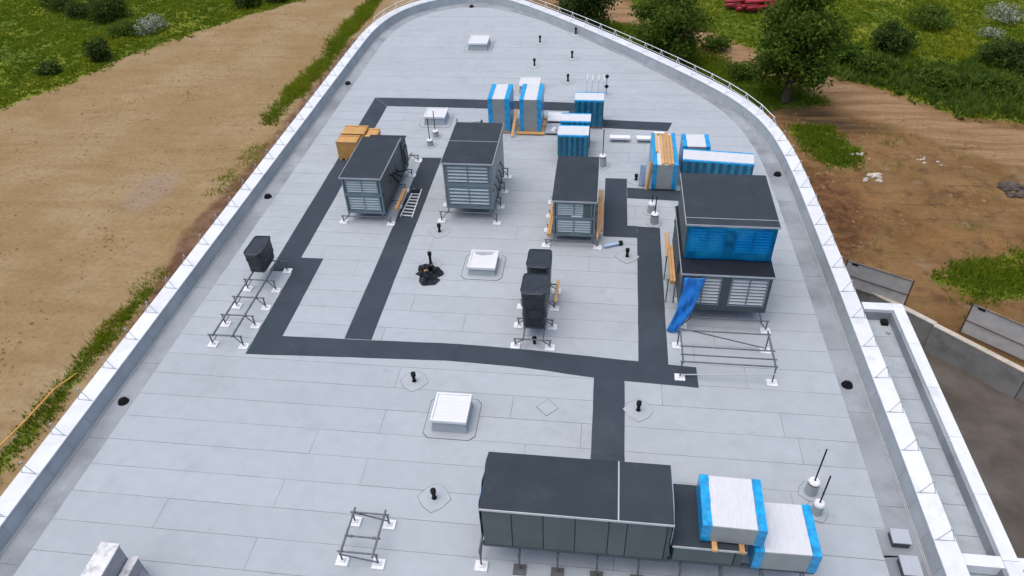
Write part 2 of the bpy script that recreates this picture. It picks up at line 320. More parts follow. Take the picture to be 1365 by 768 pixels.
    b2 = n.new('ShaderNodeBump'); b2.inputs['Strength'].default_value = .8; b2.inputs['Distance'].default_value = .3; l.new(b.outputs[0], b2.inputs['Normal'])
    l.new(mix(attr('brown'), noise(.6, 3, mapped(math.radians(-58), (.05, .5, 1)), .5), noise(1.0, 6, mapped(math.radians(40), (.05, 2.4, 1)), .6)), b2.inputs['Height']); l.new(b2.outputs[0], p.inputs['Normal'])
    me.materials.append(m); o = bpy.data.objects.new('ground', me); C.objects.link(o); struct(o)
make_ground()
# lower loading yard beside the building
M['yard'] = mat('wet_dark_earth', (.075, .060, .047), .8, var=.3, nscale=.6, bump=1., bscale=3.5, world=True, stain=(.12, .103, .09), stain_scale=.45, stain_lo=.45, stain_hi=.7)
struct(MB().add([(9.0, 46, -1.45), (60, 2, -1.45), (60, -40, -1.45), (9.0, -40, -1.45)], [(3, 2, 1, 0)]).build('yard', 'yard'))

# ================================================================== BUILDING
B = thing('commercial_building', 'big flat-roofed building with pale grey membrane roof, rounded far end and white parapet', 'building', (-3.5, 22, 0))
INNER = [(-16.2, -12), (-16.2, 10), (-16.15, 20), (-16.1, 35), (-16.06, 46), (-15.95, 48.2), (-15.5, 50.6), (-14.6, 52.6), (-13.1, 54.2), (-11.3, 55.2), (-9.5, 55.4),
         (-7.8, 54.7), (-6.66, 53.9), (-3.69, 51.0), (-.47, 47.5), (2.38, 44.15), (4.9, 41.05), (6.75, 38.5), (7.86, 36.3), (8.47, 34.1), (8.8, 31), (8.95, 25), (9.06, 18), (9.14, 12), (9.14, -12)]
def smooth_poly(P, it=2):
    P = [np.array(p, float) for p in P]
    for _ in range(it):
        Q = [P[0]]
        for a, b in zip(P[:-1], P[1:]): Q += [a*.75+b*.25, a*.25+b*.75]
        P = Q+[P[-1]]
    return np.array(P)
IP = smooth_poly(INNER); _L = np.concatenate([[0], np.cumsum(np.hypot(*np.diff(IP, axis=0).T))]); PL = _L[-1]
def per(s, d):                                        # point on perimeter at arc length s, d metres inward
    s = min(max(s, 0), PL); q = np.array([np.interp(s, _L, IP[:, 0]), np.interp(s, _L, IP[:, 1])])
    e = .6; a = np.array([np.interp(s-e, _L, IP[:, 0]), np.interp(s-e, _L, IP[:, 1])]); b = np.array([np.interp(s+e, _L, IP[:, 0]), np.interp(s+e, _L, IP[:, 1])])
    t = (b-a)/np.hypot(*(b-a)); nn = np.array([t[1], -t[0]])
    return q+nn*d
def capw(s): return .60-.10*s/PL
def ring(d, n=220): return [tuple(per(PL*i/n, d)) for i in range(n+1)]
def s_near(x, y): return float(_L[np.argmin(np.hypot(IP[:, 0]-x, IP[:, 1]-y))])
_k = [0, s_near(-8, 54.8), s_near(-4.5, 51.9), s_near(3.5, 42.8), s_near(6.9, 38.2), s_near(8.3, 34.8), PL]
def fe(s): return float(np.interp(s, _k, [.92, .85, .32, .36, .62, .9, .92]))
FE = [tuple(per(PL*i/260, fe(PL*i/260))) for i in range(261)]                                         # edge of the field sheets
FEn = np.array(FE)
def field_x(y):                                        # left / right limits of the field at depth y
    xs = []
    for a, b in zip(FEn[:-1], FEn[1:]):
        if (a[1]-y)*(b[1]-y) <= 0 and a[1] != b[1]: xs.append(a[0]+(b[0]-a[0])*(y-a[1])/(b[1]-a[1]))
    return (min(xs), max(xs)) if len(xs) >= 2 else None
out = ring(-.52); outw = [tuple(per(PL*i/220, -capw(PL*i/220)+.06)) for i in range(221)]
MB().prism(outw, -.5, RZ+.45).build('outer_wall', 'wall', B)
deck = MB().prism(ring(.05), RZ-.1, RZ-.012+.0)
deck.v = [(x, y, z if z < RZ-.05 else RZ-.006) for x, y, z in deck.v]
# the wall prism is solid, so the deck sits in it as a raised tray: cut by building the parapet as a ring instead
bpy.data.objects.remove([o for o in B.children if o.name.startswith('outer_wall')][0])
wallm = MB(); nW = 220
for i in range(nW):
    s0, s1 = PL*i/nW, PL*(i+1)/nW; a0, a1 = per(s0, -capw(s0)+.05), per(s1, -capw(s1)+.05); b0, b1 = per(s0, -.02), per(s1, -.02)
    wallm.hexa([(*a0, -1.6), (*a1, -1.6), (*b1, -1.6), (*b0, -1.6)], [(*a0, RZ+.49), (*a1, RZ+.49), (*b1, RZ+.49), (*b0, RZ+.49)])
PAR = wallm.build('parapet_wall', 'wall', B)
deck.build('roof_deck', 'seam', B)
# field sheets: rows along x, 0.98 m pitch
PITCHY = .98; Y0 = 17.98
known = {}                                             # butt joints read off the photograph: row -> x
for (jx, jy) in [(-8.96, 11.67), (-9.03, 9.7), (-8.56, 13.6), (-6.57, 16.67), (-6.59, 14.7), (-6.66, 12.7), (-2.5, 15.73), (-1.9, 13.9), (-.21, 14.67), (6.04, 15.3), (2.36, 16.4), (-8.62, 21.15), (-7.0, 24.3), (-6.93, 20.4), (-4.77, 19.5)]:
    known.setdefault(math.floor((jy-Y0)/PITCHY), []).append(jx)
for r in range(-9, 40):
    ya, yb = Y0+r*PITCHY+.009, Y0+(r+1)*PITCHY-.009
    la, lb = field_x(ya), field_x(yb)
    if not la or not lb: continue
    xl, xr = max(la[0], lb[0]), min(la[1], lb[1]); js = []
    if r in known: js = sorted(known[r])
    x = xl+random.uniform(2.5, 13)
    while x < xr-1.5:
        if all(abs(x-j) > 6 for j in js): js.append(x)
        x += random.uniform(11, 15)
    js = sorted(js); xs = [None]+js+[None]
    for i in range(len(xs)-1):
        a0 = la[0] if xs[i] is None else xs[i]+.007; a1 = lb[0] if xs[i] is None else xs[i]+.007
        b0 = la[1] if xs[i+1] is None else xs[i+1]-.007; b1 = lb[1] if xs[i+1] is None else xs[i+1]-.007
        dz = random.uniform(-.002, .002); o = (a0+b0)/2, (ya+yb)/2
        MB().hexa([(a0, ya, RZ-.006), (b0, ya, RZ-.006), (b1, yb, RZ-.006), (a1, yb, RZ-.006)], [(a0, ya, RZ+dz), (b0, ya, RZ+dz), (b1, yb, RZ+dz+.002), (a1, yb, RZ+dz+.002)]).build('membrane_sheet', 'sheet', B)
yb = Y0-9*PITCHY-.009; l0 = field_x(yb)
MB().box(l0[0], l0[1], -11.8, yb, RZ-.006, RZ).build('near_roof_sheet', 'sheet', B)
# gutter, upstand, coping
s = 0.; k = 0
while s < PL-.3:
    e = min(s+random.uniform(2.5, 4.5), PL); g = .007; q = [per(s+g, .09), per(e-g, .09), per(e-g, .935), per(s+g, .935)]
    mid0, mid1 = per((s+e)/2, .09), per((s+e)/2, .935)
    for (sa, sb) in ((s+g, e-g),):
        m_ = MB(); n_ = 3
        for j in range(n_):
            u0, u1 = sa+(sb-sa)*j/n_, sa+(sb-sa)*(j+1)/n_; a, b, c, d = per(u0, .09), per(u1, .09), per(u1, fe(u1)+.015), per(u0, fe(u0)+.015)
            m_.hexa([(*a, RZ-.004), (*b, RZ-.004), (*c, RZ-.004), (*d, RZ-.004)], [(*a, RZ+.012), (*b, RZ+.012), (*c, RZ+.004), (*d, RZ+.004)])
        m_.build('gutter_sheet', 'gutter', B)
    s = e
s = .5
while s < PL-.3:
    e = min(s+1.0, PL); g = .004
    a, b, c, d = per(s+g, .012), per(e-g, .012), per(e-g, .12), per(s+g, .12)
    a2, b2 = per(s+g, -.01), per(e-g, -.01)
    MB().hexa([(*a2, RZ-.003), (*b2, RZ-.003), (*c, RZ-.003), (*d, RZ-.003)], [(*a2, RZ+.5), (*b2, RZ+.5), (*b, RZ+.5), (*a, RZ+.5)]).build('upstand_sheet', 'upstand', PAR)
    s = e
def bracket_mesh(r=.011, mt='bracket'):
    m = MB()
    m.cyl((0, -.22, 0), (0, .0, .52), r, 5).cyl((0, .22, 0), (0, .0, .52), r, 5).cyl((0, -.26, .012), (0, .26, .012), .013, 5)
    m.box(-.03, .03, -.025, .025, .5, .545)
    me = m.mesh('rail_bracket'); me.materials.append(M[mt]); return me
BR = bracket_mesh(); BRW = bracket_mesh(.017, 'white'); S_A, S_B = s_near(-15.95, 48.2), s_near(8.5, 34.3); s = 0.; RAIL = []
while s < PL-.2:
    e = min(s+1.45, PL); g = .006; m_ = MB(); n_ = 3
    for j in range(n_):
        u0, u1 = s+g+(e-s-2*g)*j/n_, s+g+(e-s-2*g)*(j+1)/n_; w0, w1 = capw(u0), capw(u1)
        a, b, c, d = per(u0, -w0), per(u1, -w1), per(u1, .035), per(u0, .035)
        m_.hexa([(*a, RZ+.50), (*b, RZ+.50), (*c, RZ+.50), (*d, RZ+.50)], [(*a, RZ+.575), (*b, RZ+.575), (*c, RZ+.55), (*d, RZ+.55)])
    m_.build('coping_panel', 'cap', PAR)
    c = per(s, -capw(s)/2); nn = per(s, 1)-per(s, 0)
    if s > 1: piece('rail_bracket', BRW if S_A < s < S_B else BR, PAR, (c[0], c[1], RZ+.556), math.atan2(nn[1], nn[0])-math.pi/2)
    RAIL.append((s, c)); s = e
s_a = _L[np.argmin(np.hypot(IP[:, 0]+15.95, IP[:, 1]-48.2))]; s_b = _L[np.argmin(np.hypot(IP[:, 0]-8.5, IP[:, 1]-34.3))]
rp = [c for s, c in RAIL if s_a < s < s_b]
MB().tube([(x, y, RZ+1.085) for x, y in rp], .02).build('guard_rail', 'white', PAR)
MB().tube([(x, y, RZ+.82) for x, y in rp], .014).build('guard_wire', 'white', PAR)
for off, nm in ((.16, 'a'), (.21, 'b')):
    o = MB().tube([(*per(PL*i/140, off), RZ+.03) for i in range(141)], .010, 5).build('lightning_conductor', 'slatpale', origin=(*per(0, off), RZ+.03))
    tag(o, 'pale lightning conductor wire running round the roof along the foot of the parapet', 'cable', 'lightning conductor wires')
# dark walkway felt strips (1 m wide), each run one strip
def strip(poly, z=.009): MB().prism(poly, RZ-.001, RZ+z).build('walkway_strip', 'walk', B)
def run(a, b, z=.010, step=None):
    """felt strip between two matching edge polylines a (one side) and b (other side), cut into roll lengths"""
    a = [np.array(p, float) for p in a]; b = [np.array(p, float) for p in b]; L_ = sum(np.hypot(*(q-p)) for p, q in zip(a[:-1], a[1:])); ts = [0.]
    while ts[-1] < 1: ts.append(ts[-1]+random.uniform(2.6, 4.6)/L_)
    ts = [t for t in ts if t < 1-.8/L_]+[1.]
    def at(P, t):
        d = np.concatenate([[0], np.cumsum([np.hypot(*(q-p)) for p, q in zip(P[:-1], P[1:])])]); X = np.array(P); return (float(np.interp(t*d[-1], d, X[:, 0])), float(np.interp(t*d[-1], d, X[:, 1])))
    for t0, t1 in zip(ts[:-1], ts[1:]):
        e = .0012/L_; k = [t0+e+(t1-t0-2*e)*i/4 for i in range(5)]; w_ = lambda: random.uniform(-.008, .008)
        A_ = [at(a, t) for t in k]; B_ = [at(b, t) for t in k]
        strip([(x+w_(), y+w_()) for x, y in A_]+[(x+w_(), y+w_()) for x, y in B_[::-1]], z+random.uniform(0, .0012))
run([(-13.33, 21.95), (-13.33, 38.45)], [(-12.33, 21.95), (-12.33, 37.38)], .0082)
run([(-12.355, 17.16), (-12.352, 22.92)], [(-11.35, 18.16), (-11.35, 22.92)], .0100)
run([(-8.995, 18.24), (-8.995, 31.6)], [(-7.995, 18.26), (-7.995, 31.6)], .0100)
run([(-12.33, 17.16), (-8.9, 17.3), (-4.92, 17.44), (-2.26, 17.34), (.12, 17.05), (3.57, 16.89)], [(-11.345, 18.17), (-8, 18.23), (-5, 18.3), (-2.35, 18.22), (1.61, 17.95), (3.57, 17.84)], .0118)
run([(.12, 17.3), (.12, 11.2)], [(1.14, 17.3), (1.14, 11.2)], .0100)
run([(1.62, 17.7), (1.68, 26.18)], [(2.63, 17.7), (2.65, 26.13)], .0100)
run([(.24, 25.33), (.24, 30.13)], [(1.26, 25.33), (1.26, 30.13)], .0122)
strip([(1.262, 25.33), (1.675, 25.33), (1.675, 26.2), (1.262, 26.2)], .0092)
run([(1.264, 28.42), (4.3, 28.3)], [(1.264, 29.33), (4.3, 29.2)], .0100)
run([(-12.32, 37.38), (-6.92, 37.32), (-1.0, 37.2)], [(-13.32, 38.455), (-7, 38.45), (-1.0, 38.25)], .0108)
run([(-1.0, 35.35), (3.4, 35.08)], [(-1.0, 36.3), (3.67, 36.05)], .0100); run([(-1.9, 36.2), (-1.9, 37.2)], [(-1.004, 36.2), (-1.004, 37.19)], .0095)
# annex roof strip along the right-hand side
AN = MB().box(9.66, 11.0, -10, 21.0, -1.6, RZ-.03).build('annex_block', 'wall', B)
for i in range(28):
    y0 = 20.9-(i+1)*.98
    if y0 < -2: break
    MB().box(9.63, 10.62, y0+.009, y0+.98-.009, RZ-.03, RZ-.005).build('annex_sheet', 'upstand', AN)
MB().box(10.60, 10.70, -10, 20.9, RZ-.03, RZ+.37).build('annex_upstand', 'gutter', AN)
MB().box(9.64, 10.6, 20.8, 20.92, RZ-.03, RZ+.37).build('annex_upstand', 'gutter', AN)
MB().box(10.7, 11.0, -10, 21.2, -1.6, RZ+.38).build('annex_wall', 'wall', AN); MB().box(9.66, 10.69, 20.92, 21.2, -1.6, RZ+.38).build('annex_wall', 'wall', AN)
y = 21.24
while y > 0:
    y1 = y-(2.0 if y < 21.2 else 2.1); MB().box(10.68, 11.06, y1+.006, y-.006, RZ+.38, RZ+.45).build('coping_panel', 'cap', AN); y = y1
MB().box(9.66, 10.672, 20.86, 21.24, RZ+.38, RZ+.45).build('coping_panel', 'cap', AN)
MB().box(9.66, 14.5, 10.95, 11.28, RZ+.05, RZ+.40).build('cross_beam', 'cap', AN)

# ================================================================== ROOF THINGS
def patch(t, x, y, r, z=.006, rot=math.pi/4, n=8, m='sheet'):
    def poly(rr): return [(x+rr*math.cos(2*math.pi*i/n+rot+(math.pi/n)*0)*(1.12 if i % 2 == 0 else .95), y+rr*math.sin(2*math.pi*i/n+rot)*(1.12 if i % 2 == 0 else .95)) for i in range(n)]
    MB().prism(poly(r+.016), RZ-.001, RZ+z*.6+.0065).build('flashing_edge', 'seam', t)
    MB().prism(poly(r), RZ-.001, RZ+z*.6+.009).build('flashing', m, t)
def vent(x, y, label, h=.42, group=None):
    t = thing('pipe_vent', label, 'vent', (x, y, RZ), group)
    patch(t, x, y, .44, rot=0)
    MB().cyl((x, y, RZ+.008), (x, y, RZ+h-.14), .055, 12).build('pipe', 'black', t, smooth=False)
    MB().cyl((x, y, RZ+.008), (x, y, RZ+.05), .085, 14, .06).build('collar', 'black', t)
    m = MB().cyl((x, y, RZ+h-.15), (x, y, RZ+h-.03), .085, 14).cyl((x, y, RZ+h-.03), (x, y, RZ+h), .085, 14, .03); m.build('cap', 'black', t)
g5 = 'five pipe vents on the bare far roof'
for x, y in [(-4.43, 47.4), (-2.13, 48.95), (-4.43, 43.5), (-2.15, 44.8), (-2.2, 41.2)]:
    vent(x, y, 'small black pipe vent on the bare far roof between lone skylight and guard rail', .46, g5)
vent(-6.84, 25.2, 'black pipe vent by a front foot of the tallest louvred unit')
vent(1.25, 23.98, 'black pipe vent between the louvred unit with timber sides and the walkway strip')
vent(-5.96, 16.38, 'black pipe vent just before the long cross walkway, near the lidded skylight')
vent(1.58, 15.75, 'black pipe vent in the corner beside the short walkway to the long unit')
vent(-4.34, 11.88, 'black pipe vent between small square empty stand and the long unit')
vent(1.69, 30.06, 'small black pipe vent beside the film-wrapped boards and lumber-topped package', .33)
vent(-6.75, 22.9, 'black pipe vent rising out of the crumpled black plastic', .62)
# diamond patch
t = thing('roof_patch', 'small diamond-shaped repair patch on the membrane near short walkway', 'patch', (-1.35, 15.6, RZ))
for r, z, m in ((.37, .0075, 'bitumen'), (.35, .010, 'sheet')):
    MB().prism([(-1.35+r, 15.6), (-1.35, 15.6+r), (-1.35-r, 15.6), (-1.35, 15.6-r)], RZ-.001, RZ+z).build('patch_layer', m, t)
def skylight(x0, x1, y0, y1, h, label, lid='ribbed'):
    cx, cy = (x0+x1)/2, (y0+y1)/2; t = thing('skylight', label, 'skylight', (cx, cy, RZ), 'white roof skylights')
    w, d = (x1-x0)/2, (y1-y0)/2
    def oct_(e, c=.18): return [(cx-w-e+c, cy-d-e), (cx+w+e-c, cy-d-e), (cx+w+e, cy-d-e+c), (cx+w+e, cy+d+e-c), (cx+w+e-c, cy+d+e), (cx-w-e+c, cy+d+e), (cx-w-e, cy+d+e-c), (cx-w-e, cy-d-e+c)]
    MB().prism(oct_(.27), RZ-.001, RZ+.009).build('apron_edge', 'bitumen', t); MB().prism(oct_(.25), RZ-.001, RZ+.012).build('apron', 'sheet', t)
    e = .03
    MB().hexa([(cx-w+e-.03, cy-d+e-.03, RZ+.005), (cx+w-e+.03, cy-d+e-.03, RZ+.005), (cx+w-e+.03, cy+d-e+.03, RZ+.005), (cx-w+e-.03, cy+d-e+.03, RZ+.005)],
              [(cx-w+.06, cy-d+.06, RZ+h-.12), (cx+w-.06, cy-d+.06, RZ+h-.12), (cx+w-.06, cy+d-.06, RZ+h-.12), (cx-w+.06, cy+d-.06, RZ+h-.12)]).build('curb', 'sheet', t)
    f = MB(); b = .07; zt = RZ+h
    f.box(x0, x1, y0, y0+b, zt-.12, zt).box(x0, x1, y1-b, y1, zt-.12, zt).box(x0, x0+b, y0+b, y1-b, zt-.12, zt).box(x1-b, x1, y0+b, y1-b, zt-.12, zt)
    f.build('frame', 'cap', t, bevel=.01)
    L = MB().box(x0+b, x1-b, y0+b, y1-b, zt-.11, zt-.035).build('lid', 'glassdome', t)
    if lid == 'ribbed':
        n_ = 7
        for i in range(n_):
            yy = y0+b+.02+(y1-y0-2*b-.04)*(i+.5)/n_; MB().box(x0+b+.01, x1-b-.01, yy-.05, yy+.05, zt-.035, zt-.030).build('lid_rib', 'glassdome', L)
    else:
        MB().prism([(cx-w+.12, cy+d-.1), (cx-w+.22, cy+d-.26), (cx-.1, cy+d-.33), (cx+w*.5, cy+d-.26), (cx+w-.16, cy+d-.1)], zt-.036, zt-.031).build('dirty_water', 'puddle', L)
skylight(-4.93, -3.77, 14.29, 15.48, .55, 'white ribbed-lid skylight standing alone before the long cross walkway')
skylight(-5.1, -3.97, 22.27, 23.45, .42, 'white skylight with dirty water on its lid, beside crumpled black plastic', 'water')
skylight(-9.68, -8.5, 35.15, 36.3, .5, 'white skylight against the far walkway, behind the thin lightning rods')
skylight(-4.95, -3.75, 39.4, 40.55, .5, 'white skylight half hidden behind the pair of blue-edged packages')
skylight(-9.05, -7.75, 45.8, 47.3, .5, 'lone white skylight on the empty far part of the roof')
def drain(x, y, label):
    t = thing('roof_drain', label, 'drain', (x, y, RZ), 'black roof drains in the gutter')
    MB().cyl((x, y, RZ+.002), (x, y, RZ+.05), .19, 18, .165).build('ring', 'black', t)
    MB().cyl((x, y, RZ+.05), (x, y, RZ+.055), .155, 18).build('bowl', 'black', t)
    m = MB()
    for i in range(10):
        a = i*math.pi/5; m.tube([(x+.15*math.cos(a), y+.15*math.sin(a), RZ+.04), (x+.12*math.cos(a), y+.12*math.sin(a), RZ+.13), (x+.03*math.cos(a), y+.03*math.sin(a), RZ+.16)], .014, 4)
    m.build('leaf_guard', 'black', t)
drain(-15.6, 14.59, 'black roof drain in the gutter opposite the small square empty stand')
drain(-15.58, 27.45, 'black roof drain in the gutter level with the small lone wrapped condenser')
drain(-15.55, 40.3, 'black roof drain in the gutter beyond the plywood crates')
drain(-10.2, 54.35, 'black roof drain in the rounded far end of the gutter')
drain(4.02, 42.9, 'black roof drain in the gutter by the far guard rail')
drain(8.3, 30.9, 'black roof drain in the gutter near the long blue-ribbed package')
drain(8.4, 17.42, 'black roof drain in the gutter near the largest empty stand')
t = thing('annex_drain', 'small black outlet in the corner of the low annex roof', 'drain', (10.35, 20.45, RZ-.005))
MB().box(10.28, 10.5, 20.5, 20.72, RZ-.005, RZ+.14).build('outlet_box', 'black', t); MB().cyl((10.38, 20.1, RZ-.005), (10.38, 20.1, RZ+.1), .07, 10).build('outlet_pipe', 'trim', t)
def rod(x, y, hb, ht, rb, label, ringed=True):
    t = thing('lightning_rod', label, 'lightning rod', (x, y, RZ), 'lightning rods on white pedestals'); patch(t, x, y, rb+.16, rot=.3)
    MB().cyl((x, y, RZ+.006), (x, y, RZ+hb), rb*1.05, 20, rb*.95).build('pedestal', 'upstand', t)
    MB().cyl((x, y, RZ+hb), (x, y, RZ+hb+.05), rb*.98, 20).build('cap_rim', 'black' if ringed else 'pad', t)
    MB().cyl((x, y, RZ+hb+.05), (x, y, RZ+hb+.10), rb*1.0, 20, rb*.8).build('cap', 'pad', t)
    MB().cyl((x, y, RZ+hb+.10), (x, y, RZ+ht), .022, 8).build('rod', 'black', t)
rod(6.42, 13.1, .45, 1.95, .17, 'thin lightning rod on a black-rimmed pedestal beside the white wrapped packages')
rod(6.45, 12.45, .36, 1.65, .15, 'thin lightning rod on a plain pale pedestal beside the white wrapped packages', False)
rod(-8.87, 32.9, .25, 1.55, .16, 'thin lightning rod nearer the walkway end, of the two between louvred units')
rod(-8.78, 33.9, .25, 1.45, .16, 'thin lightning rod nearer the skylight, of the two between louvred units')
rod(-7.35, 33.0, .3, 1.5, .15, 'thin lightning rod close behind the tallest louvred unit')
rod(.07, 31.3, .5, 1.95, .18, 'thin lightning rod on ringed pedestal beside the blue ribbed packages')
rod(2.42, 26.5, .42, 1.35, .18, 'short lightning rod on ringed pedestal below the lumber-topped package')
rod(2.32, 27.35, .4, .9, .17, 'stubby lightning rod on plain pale pedestal behind the ringed one by the lumber-topped package', False)
def hatch(x0, x1, y0, y1, label):
    t = thing('overflow_hatch', label, 'hatch', ((x0+x1)/2, (y0+y1)/2, RZ), 'metal overflow boxes by the parapet')
    MB().prism([(x0-.25, y0-.3), (x1+.1, y0-.2), (x1+.1, y1+.15), (x0-.25, y1+.1)], RZ-.001, RZ+.014).build('apron', 'gutter', t)
    MB().box(x0+.03, x1-.03, y0+.03, y1-.03, RZ+.01, RZ+.24).build('box', 'unitdark', t)
    MB().hexa([(x0, y0, RZ+.24), (x1, y0, RZ+.24), (x1, y1, RZ+.24), (x0, y1, RZ+.24)], [(x0+.01, y0+.01, RZ+.27), (x1-.01, y0+.01, RZ+.27), (x1-.01, y1-.01, RZ+.30), (x0+.01, y1-.01, RZ+.30)]).build('lid', 'trim', t, bevel=.008)
hatch(8.17, 8.66, 11.5, 11.94, 'square metal overflow box nearer the second lightning rod, by the white parapet')
hatch(8.19, 8.68, 10.6, 11.16, 'square metal overflow box in the gutter level with the annex cross beam')

t = thing('pipe_elbow', 'small grey bent pipe sticking out beside the tall package behind the tallest unit', 'pipe', (-6.6, 34.9, RZ))
MB().cyl((-6.45, 34.9, RZ), (-6.45, 34.9, RZ+.5), .07, 10).build('riser', 'galv', t); MB().cyl((-6.45, 34.9, RZ+.45), (-6.95, 34.9, RZ+.4), .06, 10).build('outlet', 'trim', t); patch(t, -6.45, 34.9, .3)
# ------------------------------------------------------------------ steel stands
PADM = MB().box(-.17, .17, -.15, .15, 0, .045).box(-.07, .07, -.06, .06, .045, .085).mesh('foot_pad'); PADM.materials.append(M['pad'])
PADG = MB().box(-.17, .17, -.15, .15, 0, .05); 
for i in range(5): PADG.box(-.16, .16, -.14+i*.06, -.115+i*.06, .05, .065)
PADG = PADG.mesh('grid_pad'); PADG.materials.append(M['padgrey'])
def stand(x0, x1, ys, h, label, rails=None, brace=True, extra=None, front_pad=None, mids=0, group='steel pipe stands with white feet'):
    """cross frames at every y in ys; top of the long rails at height h"""
    t = thing('steel_stand', label, 'stand', ((x0+x1)/2, (ys[0]+ys[-1])/2, RZ), group); rr = .026; zc = RZ+h-.05-rr
    for k, y in enumerate(ys):
        MB().cyl((x0-.06, y, zc), (x1+.06, y, zc), rr, 8).build('crossbar', 'galv', t)
        for x, sg in ((x0, 1), (x1, -1)):
            MB().cyl((x, y, RZ+.05), (x, y, zc), rr, 8).build('leg', 'galv', t)
            if brace: MB().cyl((x, y, RZ+.12), (x+sg*.30, y, zc), rr*.75, 6).build('brace', 'galv', t)
            piece('foot_pad', PADG if (front_pad and k == 0 and x == x1) else PADM, t, (x, y, RZ+.002))
    for xr in (rails or (x0+.22, x1-.22)):
        MB().beam((xr, ys[0]-.12, RZ+h-.025), (xr, ys[-1]+.12, RZ+h-.025), .05).build('rail', 'galv', t)
    if extra: extra(t)
    return t
stand(-13.74, -12.56, [17.52, 18.61, 19.65, 20.71, 21.96], .60, 'long low stand, mostly empty, carrying the lone wrapped condenser at one end', rails=(-13.55, -12.82))
def f3(t):
    MB().cyl((-6.42, 10.15, RZ+.50), (-5.42, 10.15, RZ+.50), .026, 8).build('crossbar', 'galv', t)
    MB().cyl((-6.42, 9.68, RZ+.34), (-5.42, 9.68, RZ+.12), .022, 8).build('diagonal', 'galv', t)
    MB().cyl((-6.42, 10.88, RZ+.5), (-5.42, 10.88, RZ+.2), .022, 8).build('diagonal', 'galv', t)
    for x in (-6.25, -5.6):
        MB().cyl((x-.05, 10.15, RZ+.5), (x+.05, 10.15, RZ+.5), .04, 8).build('clamp', 'galv', t)
stand(-6.42, -5.42, [9.68, 10.88], .58, 'small square empty stand near the stained white shaft', rails=(-6.36, -5.48), extra=f3, brace=False)
def f2(t):
    for y in (18.02, 17.62): MB().cyl((2.95, y, RZ+.80), (6.05, y, RZ+.80), .026, 8).build('crossbar', 'galv', t)
    MB().cyl((2.95, 18.9, RZ+.82), (5.98, 18.76, RZ+.2), .022, 8).build('diagonal', 'galv', t)
    MB().cyl((3.03, 17.34, RZ+.12), (5.98, 17.24, RZ+.5), .022, 8).build('diagonal', 'trim', t)
stand(2.98, 5.98, [17.3, 18.83], .86, 'largest empty stand, its near corner on the end of the walkway', rails=(3.0, 5.95), extra=f2, brace=False)

# ------------------------------------------------------------------ louvred air handling units
SL = {}
def slat(w, m):
    k = (round(w, 3), m)
    if k not in SL:
        q = MB().add([(-w/2, 0, -.012), (w/2, 0, -.012), (w/2, -.05, -.062), (-w/2, -.05, -.062), (-w/2, 0, -.002), (w/2, 0, -.002), (w/2, -.056, -.054), (-w/2, -.056, -.054)],
                     [(3, 2, 1, 0), (4, 5, 6, 7), (0, 1, 5, 4), (1, 2, 6, 5), (2, 3, 7, 6), (3, 0, 4, 7)])
        q = q.mesh('slat'); q.materials.append(M[m]); SL[k] = q
    return SL[k]
def louvre(t, x0, x1, z0, z1, y, m='slat', n_=5, label=None):
    b = .06; xm = (x0+x1)/2
    f = MB().box(x0, x1, y-.045, y, z0, z0+b).box(x0, x1, y-.045, y, z1-b, z1).box(x0, x0+b, y-.045, y, z0+b, z1-b).box(x1-b, x1, y-.045, y, z0+b, z1-b)
    f.box(xm-.025, xm+.025, y-.05, y, z0+b, z1-b)
    L = f.build('louvre', 'unit', t)
    MB().box(x0+b, xm-.025, y-.006, y-.001, z0+b, z1-b).box(xm+.025, x1-b, y-.006, y-.001, z0+b, z1-b).build('backing', 'backing', L)
    for a, c in ((x0+b, xm-.025), (xm+.025, x1-b)):
        sm = slat(c-a-.006, m)
        for i in range(n_): piece('slat', sm, L, ((a+c)/2, y-.006, z0+b+.04+(z1-z0-2*b-.01)*(i+.5)/n_))
    return L
def roof_sheet(t, x0, x1, y0, y1, z, split=None, over=.05, m='feltroof'):
    for a, b in ([(y0-over, y1+over)] if not split else [(y0-over, split-.014), (split+.014, y1+over)]):
        MB().box(x0-over, x1+over, a, b, z, z+.035).build('roof_sheet', m, t, bevel=.006)
    if split: MB().box(x0-over, x1+over, split-.013, split+.013, z+.002, z+.042).build('joint_strip', 'trim', t)
    MB().box(x0-over-.01, x1+over+.01, y0-over-.02, y0-over-.001, z-.03, z+.038).build('front_trim', 'trim', t)
    MB().box(x1+over+.001, x1+over+.022, y0-over, y1+over, z-.03, z+.042).build('side_trim', 'trim', t)
    MB().box(x0-over-.022, x0-over-.001, y0-over, y1+over, z-.03, z+.042).build('side_trim', 'trim', t)
